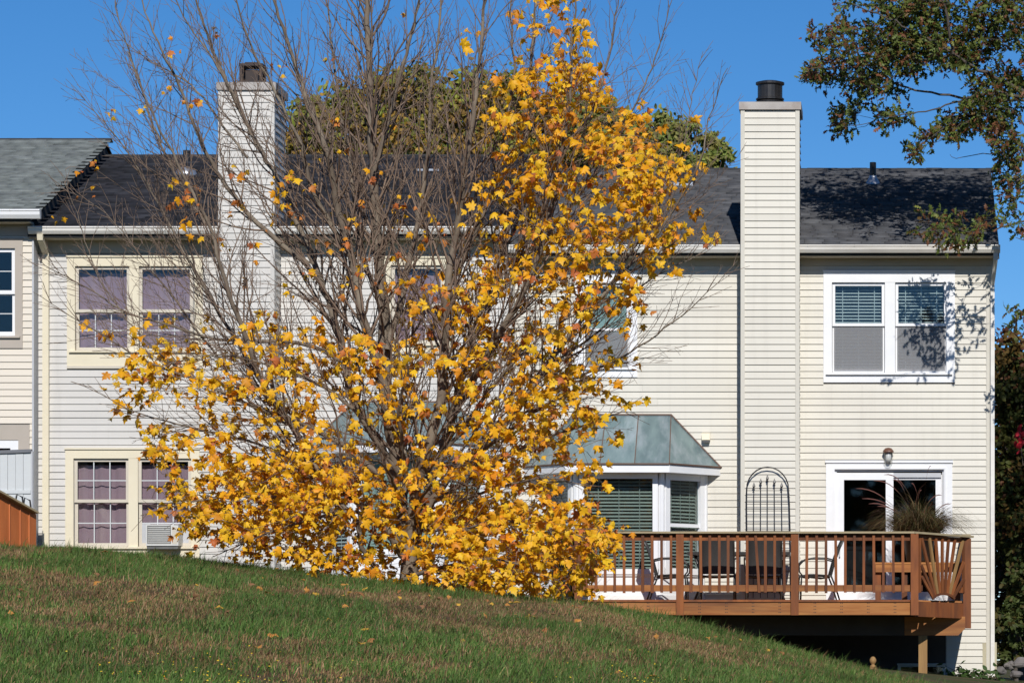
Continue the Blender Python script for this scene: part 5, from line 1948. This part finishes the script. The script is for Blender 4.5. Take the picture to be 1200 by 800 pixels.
def far_tree(name, label, base, crown, cols, n_clump, per, size, trunk_r, group=None, seed=0, bark='oakbark', cat='tree'):
    """crown: list of ellipsoids (centre, radii); trunk and limbs up into it, leaf-sized faces in clumps"""
    rr = random.Random(seed)
    t = root(name, label, cat, base, group)
    m = MB()
    topc = max(crown, key=lambda e: e[0].z)[0]
    m.tube(catmull([base, base.lerp(topc, 0.45) + Vector((rr.gauss(0, .15), rr.gauss(0, .15), 0)), topc], 0.6), trunk_r, 8)
    items = []
    for (c, rd) in crown:
        share = max(3, int(n_clump * rd.x * rd.z / sum(e[1].x * e[1].z for e in crown)))
        for _ in range(share):
            d = Vector((rr.gauss(0, 1), rr.gauss(0, 1), rr.gauss(0, 1))).normalized()
            s = rr.uniform(0.55, 1.0)
            cc = c + Vector((d.x * rd.x, d.y * rd.y, d.z * rd.z)) * s
            if rr.random() < 0.25:
                p0 = base.lerp(topc, rr.uniform(0.3, 0.8))
                m.tube([p0, p0.lerp(cc, 0.5) + Vector((0, 0, .12)), cc], [trunk_r * .3, trunk_r * .2, trunk_r * .08], 5, cap=False)
            cr = rr.uniform(0.30, 0.62) * min(rd.x, rd.z) * 0.5
            col = rr.choice(cols)
            for _k in range(per):
                dd = Vector((rr.gauss(0, 1), rr.gauss(0, 1), rr.gauss(0, .8)))
                if dd.length > 2.3:
                    continue
                q = cc + dd * cr * 0.62
                c2_ = col if rr.random() < 0.7 else rr.choice(cols)
                v = rr.uniform(0.7, 1.35)
                nn = (dd.normalized() * .7 + Vector((0.1, -.6, .5)) + Vector((rr.gauss(0, .6), rr.gauss(0, .6), rr.gauss(0, .6))))
                items.append((tuple(q), Vector((rr.gauss(0, 1), rr.gauss(0, 1), rr.gauss(-.4, .7))), nn, size * rr.uniform(0.7, 1.3), (c2_[0] * v, c2_[1] * v, c2_[2] * v)))
    m.build('trunk', bark, t)
    co, tr, ti = joined_leaves(items, OVAL)
    stuff(link('crown', tri_mesh('crown', co - np.array(base), tr, ti), t, 'farleaves'))
    return t


def ell(px, py, rx, ry, Y, depth=1.0):
    s = S(Y)
    return (P(px, py, Y), Vector((rx / s, max(rx, ry) / s * depth * 0.8, ry / s)))


OLIVE = [(.14, .15, .034), (.11, .13, .03), (.13, .115, .030), (.16, .12, .034), (.105, .105, .028), (.20, .12, .034), (.23, .14, .036), (.15, .09, .034), (.095, .10, .03)]
GREEN = [(.12, .15, .032), (.095, .13, .028), (.15, .165, .038), (.085, .11, .026), (.19, .17, .04)]
Yb = 14.0
far_tree('broadleaf_tree', 'olive brown rounded tree behind the ridge of the grey house', Vector((X_(505, Yb), Yb, -0.5)),
         [ell(430, 165, 90, 75, Yb), ell(520, 150, 105, 72, Yb), ell(600, 165, 100, 75, Yb), ell(500, 210, 170, 60, Yb), ell(370, 190, 40, 50, Yb), ell(660, 165, 70, 62, Yb), ell(710, 185, 50, 55, Yb)], [(a * 1.95, b * 1.95, c * 1.4) for a, b, c in OLIVE], 560, 90, 0.135, 0.3, 'trees behind the houses', 3)
Yb = 12.0
far_tree('broadleaf_tree', 'brighter green tree behind the ridge left of the right chimney', Vector((X_(770, Yb), Yb, -0.5)),
         [ell(750, 175, 60, 45, Yb), ell(805, 175, 55, 36, Yb), ell(700, 160, 40, 50, Yb), ell(780, 215, 80, 30, Yb), ell(845, 195, 18, 18, Yb)], [(a * .5 + c[0] * .5, b * .5 + c[1] * .5, d * .5 + c[2] * .5) for (a, b, d), c in zip(brighter(GREEN, 1.7), brighter(OLIVE, 2.2))], 260, 100, 0.11, 0.25, 'trees behind the houses', 5)
AUT = [(.070, .085, .020), (.095, .10, .024), (.12, .08, .024), (.16, .10, .026), (.055, .07, .018), (.13, .055, .024), (.10, .115, .026)]
Yb = 9.0
far_tree('broadleaf_tree', 'tall dark autumn tree right of the right house corner', Vector((X_(1260, Yb), Yb, -0.9)),
         [ell(1215, 470, 62, 85, Yb), ell(1230, 600, 75, 110, Yb), ell(1300, 480, 80, 130, Yb), ell(1205, 560, 50, 70, Yb)], AUT, 330, 110, 0.115, 0.2, 'trees beside the right house', 8)
far_tree('broadleaf_tree', 'reddish brown tree behind the dark tree by the right house corner', Vector((X_(1200, 13), 13, -0.9)),
         [ell(1190, 450, 50, 60, 13), ell(1195, 560, 60, 90, 13), ell(1215, 680, 70, 90, 13)], AUT[2:] + [(.11, .04, .02)], 200, 100, 0.12, 0.2, 'trees beside the right house', 9)
far_tree('leafy_shrub', 'bushy green shrub low beside the right house corner', Vector((X_(1195, 3.5), 3.5, -0.7)),
         [ell(1195, 735, 34, 42, 3.5), ell(1215, 690, 40, 50, 3.5), ell(1185, 760, 20, 26, 3.5)], [(.06, .085, .020), (.045, .065, .016), (.08, .10, .026), (.09, .075, .02)], 70, 60, 0.11, 0.04, None, 12, cat='shrub')
# red creeper spray in the dark tree
rc = root('red_creeper', 'small spray of bright red creeper leaves in the dark tree', 'creeper', P(1196, 520, 7.0))
items = []
for _ in range(26):
    items.append((tuple(P(1195 + random.gauss(0, 3), 510 + random.gauss(0, 6), 7.0 + random.gauss(0, .1))), rvec(1) + Vector((0, 0, -.6)), Vector((0, -1, .4)) + rvec(.4), random.uniform(.09, .15), (.52 * random.uniform(.8, 1.1), .02, .035)))
co, tr, ti = joined_leaves(items, OVAL)
stuff(link('leaves', tri_mesh('leaves', co - np.array(ORIGIN[rc]), tr, ti), rc, 'farleaves'))
MB().tube([P(1199, 545, 7.05), P(1196, 520, 7.0), P(1194, 503, 7.0)], 0.008, 5).build('stem', 'twig', rc)

# low leafy plants at the right house corner
for i, (px, py, n, lab) in enumerate(((1118, 798, 26, 'low green leafy plant nearest the deck at the house wall'), (1132, 792, 34, 'tallest low green plant below the bare foundation panel'),
                                      (1150, 799, 30, 'low green plant spreading in front of the foundation panel'), (1166, 797, 22, 'low green plant beside the rounded grey stone'))):
    Y = -1.0 - 0.2 * i
    b = P(px, 812, Y)
    b.z = float(terrain(b.x, b.y))
    pt = root('leafy_plant', lab, 'plant', b, 'low plants by the house corner')
    st = MB()
    items = []
    for k in range(n):
        q = P(px + random.gauss(0, 7), py + random.gauss(0, 6), Y + random.gauss(0, .1))
        st.tube([b + rvec(.02), b.lerp(q, .6) + rvec(.02), q], [.006, .005, .003], 4, cap=False)
        for _ in range(3):
            v = random.uniform(.7, 1.3)
            items.append((tuple(q + rvec(.035)), rvec(.8) + Vector((0, -.3, -.2)), Vector((0, -.5, .8)) + rvec(.4), random.uniform(.07, .13), (.06 * v, .11 * v, .025 * v)))
    st.build('stems', 'twig', pt)
    co, tr, ti = joined_leaves(items, OVAL)
    stuff(link('leaves', tri_mesh('leaves', co - np.array(b), tr, ti), pt, 'farleaves'))

# unseen trees added behind the camera to darken what the windows mirror
items = []
rw = random.Random(77)
for k in range(17000):
    x = rw.uniform(-75, 60)
    top = 13.5 + 2.2 * math.sin(x * .21) + 1.4 * math.sin(x * .57 + 1)
    z = -2 + (top + 2) * rw.random() ** 0.8
    c = rw.choice(AUT + OLIVE)
    items.append(((x, -112 + rw.uniform(-3, 3), z), rvec(1), Vector((0, .6, .5)) + rvec(.6), rw.uniform(.9, 1.6), c))
co, tr, ti = joined_leaves(items, OVAL)
tl_ = stuff(link('mirror_treeline', tri_mesh('mirror_treeline', co, tr, ti), None, 'farleaves'))
tl_['label'] = 'unseen trees added behind the camera for the windows to mirror'
tl_['category'] = 'added woods'

# ================================================================== GRASS
NB = 540000
D = RNG.uniform(16.0, 41.5, NB)
u = RNG.uniform(-220, 1460, NB)
gxx = (u - CX) * D / F
gyy = D - D0
keep = RNG.random(NB) < (D / 41.5) ** 0.9
gxx, gyy, D = gxx[keep], gyy[keep], D[keep]
nb = len(gxx)
patch = 0.6 * vnoise(gxx * 1.2 + gyy * .12, gyy * 0.42, 0.75, 1) + 0.27 * vnoise(gxx, gyy * .7, 2.1, 2) + 0.13 * vnoise(gxx, gyy, 6.0, 3)
dry = np.clip((patch - 0.515) / 0.10, 0, 1)
dry = np.clip(dry - np.clip((D - 35) / 3, 0, 1) * 0.85, 0, 1)
tuft = vnoise(gxx, gyy, 3.5, 5)
hgt = (0.036 + 0.062 * tuft ** 1.5 + 0.026 * RNG.random(nb)) * (1 - 0.45 * dry) * np.where(RNG.random(nb) < 0.06, 1.7, 1.0)
hgt *= 1 + 0.25 * np.clip((D - 34) / 4, 0, 1)
isdry = RNG.random(nb) < (0.13 + 0.66 * dry)
gcol = np.array([(.075, .148, .025), (.090, .17, .031), (.118, .19, .042), (.155, .215, .056), (.062, .125, .023)])[RNG.integers(0, 5, nb)]
dcol = np.array([(.32, .175, .085), (.23, .12, .06), (.40, .26, .135), (.17, .095, .05), (.25, .20, .07)])[RNG.integers(0, 5, nb)]
col = np.where(isdry[:, None], dcol, gcol) * RNG.uniform(0.65, 1.35, nb)[:, None] * (0.72 + 0.56 * vnoise(gxx, gyy * .5, 1.7, 9))[:, None]
az = RNG.uniform(0, 2 * np.pi, nb)
lean = np.abs(RNG.normal(0, 0.62, nb)) + 0.12
lx, ly = np.cos(az) * lean, np.sin(az) * lean * 0.7
lx += 0.18
wd = RNG.uniform(0.003, 0.0075, nb)
fa = RNG.normal(0, 0.7, nb)
sx, sy = np.cos(fa) * wd / 2, np.sin(fa) * wd / 2
gz = terrain(gxx, gyy) - 0.005
co = np.zeros((nb, 5, 3), np.float32)
co[:, 0] = np.stack([gxx - sx, gyy - sy, gz], -1)
co[:, 1] = np.stack([gxx + sx, gyy + sy, gz], -1)
mx_, my_, mz_ = gxx + lx * hgt * 0.35, gyy + ly * hgt * 0.35, gz + hgt * 0.6
co[:, 2] = np.stack([mx_ - sx * .8, my_ - sy * .8, mz_], -1)
co[:, 3] = np.stack([mx_ + sx * .8, my_ + sy * .8, mz_], -1)
co[:, 4] = np.stack([gxx + lx * hgt, gyy + ly * hgt, gz + hgt * np.clip(1.0 - 0.35 * lean, 0.3, 1)], -1)
tr = (np.array([(0, 1, 3), (0, 3, 2), (2, 3, 4)], np.int32)[None] + (np.arange(nb) * 5)[:, None, None]).reshape(-1, 3)
gr = stuff(link('grass', tri_mesh('grass', co.reshape(-1, 3), tr, np.repeat(col, 5, 0)), None, 'grass'))
gr['label'] = 'unmown green and brown lawn grass covering the slope'
gr['category'] = 'grass'

# fallen leaves and small yellow weeds in the grass
items = []
for k in range(130):
    Dk = random.uniform(17, 38)
    uu = random.uniform(0, 1000)
    if random.random() < 0.5:
        uu, Dk = random.gauss(470, 150), random.uniform(30, 38)
    x, y = (uu - CX) * Dk / F, Dk - D0
    z = float(terrain(x, y)) + random.uniform(0.03, 0.06)
    c = random.choice([(.50, .22, .05), (.34, .14, .05), (.26, .13, .06), (.60, .34, .05)])
    items.append(((x, y, z), Vector((random.gauss(0, 1), random.gauss(0, 1), .1)), Vector((0, -.5, .8)) + rvec(.4), random.uniform(.035, .07), c))
co, tr, ti = joined_leaves(items, MAPLE)
fl_ = stuff(link('fallen_leaves', tri_mesh('fallen_leaves', co, tr, ti), None, 'litter'))
fl_['label'] = 'dry maple leaves scattered over the sloping lawn'
fl_['category'] = 'leaves'
items = []
for (uc, Dc, su, sd, n) in ((310, 20.0, 70, 1.2, 150), (720, 23, 40, 1.5, 70), (180, 21, 60, 1, 40)):
    for k in range(n):
        Dk = random.gauss(Dc, sd)
        x, y = (random.gauss(uc, su) - CX) * Dk / F, Dk - D0
        z = float(terrain(x, y)) + random.uniform(0.05, 0.09)
        items.append(((x, y, z), Vector((random.gauss(0, 1), random.gauss(0, 1), .2)), Vector((0, -.7, .6)) + rvec(.3), random.uniform(.010, .018), random.choice([(.75, .50, .03), (.65, .42, .03), (.55, .45, .05)])))
co, tr, ti = joined_leaves(items, OVAL)
wfl = stuff(link('wildflowers', tri_mesh('wildflowers', co, tr, ti), None, 'litter'))
wfl['label'] = 'tiny yellow flowers dotted through the lower lawn'
wfl['category'] = 'flowers'
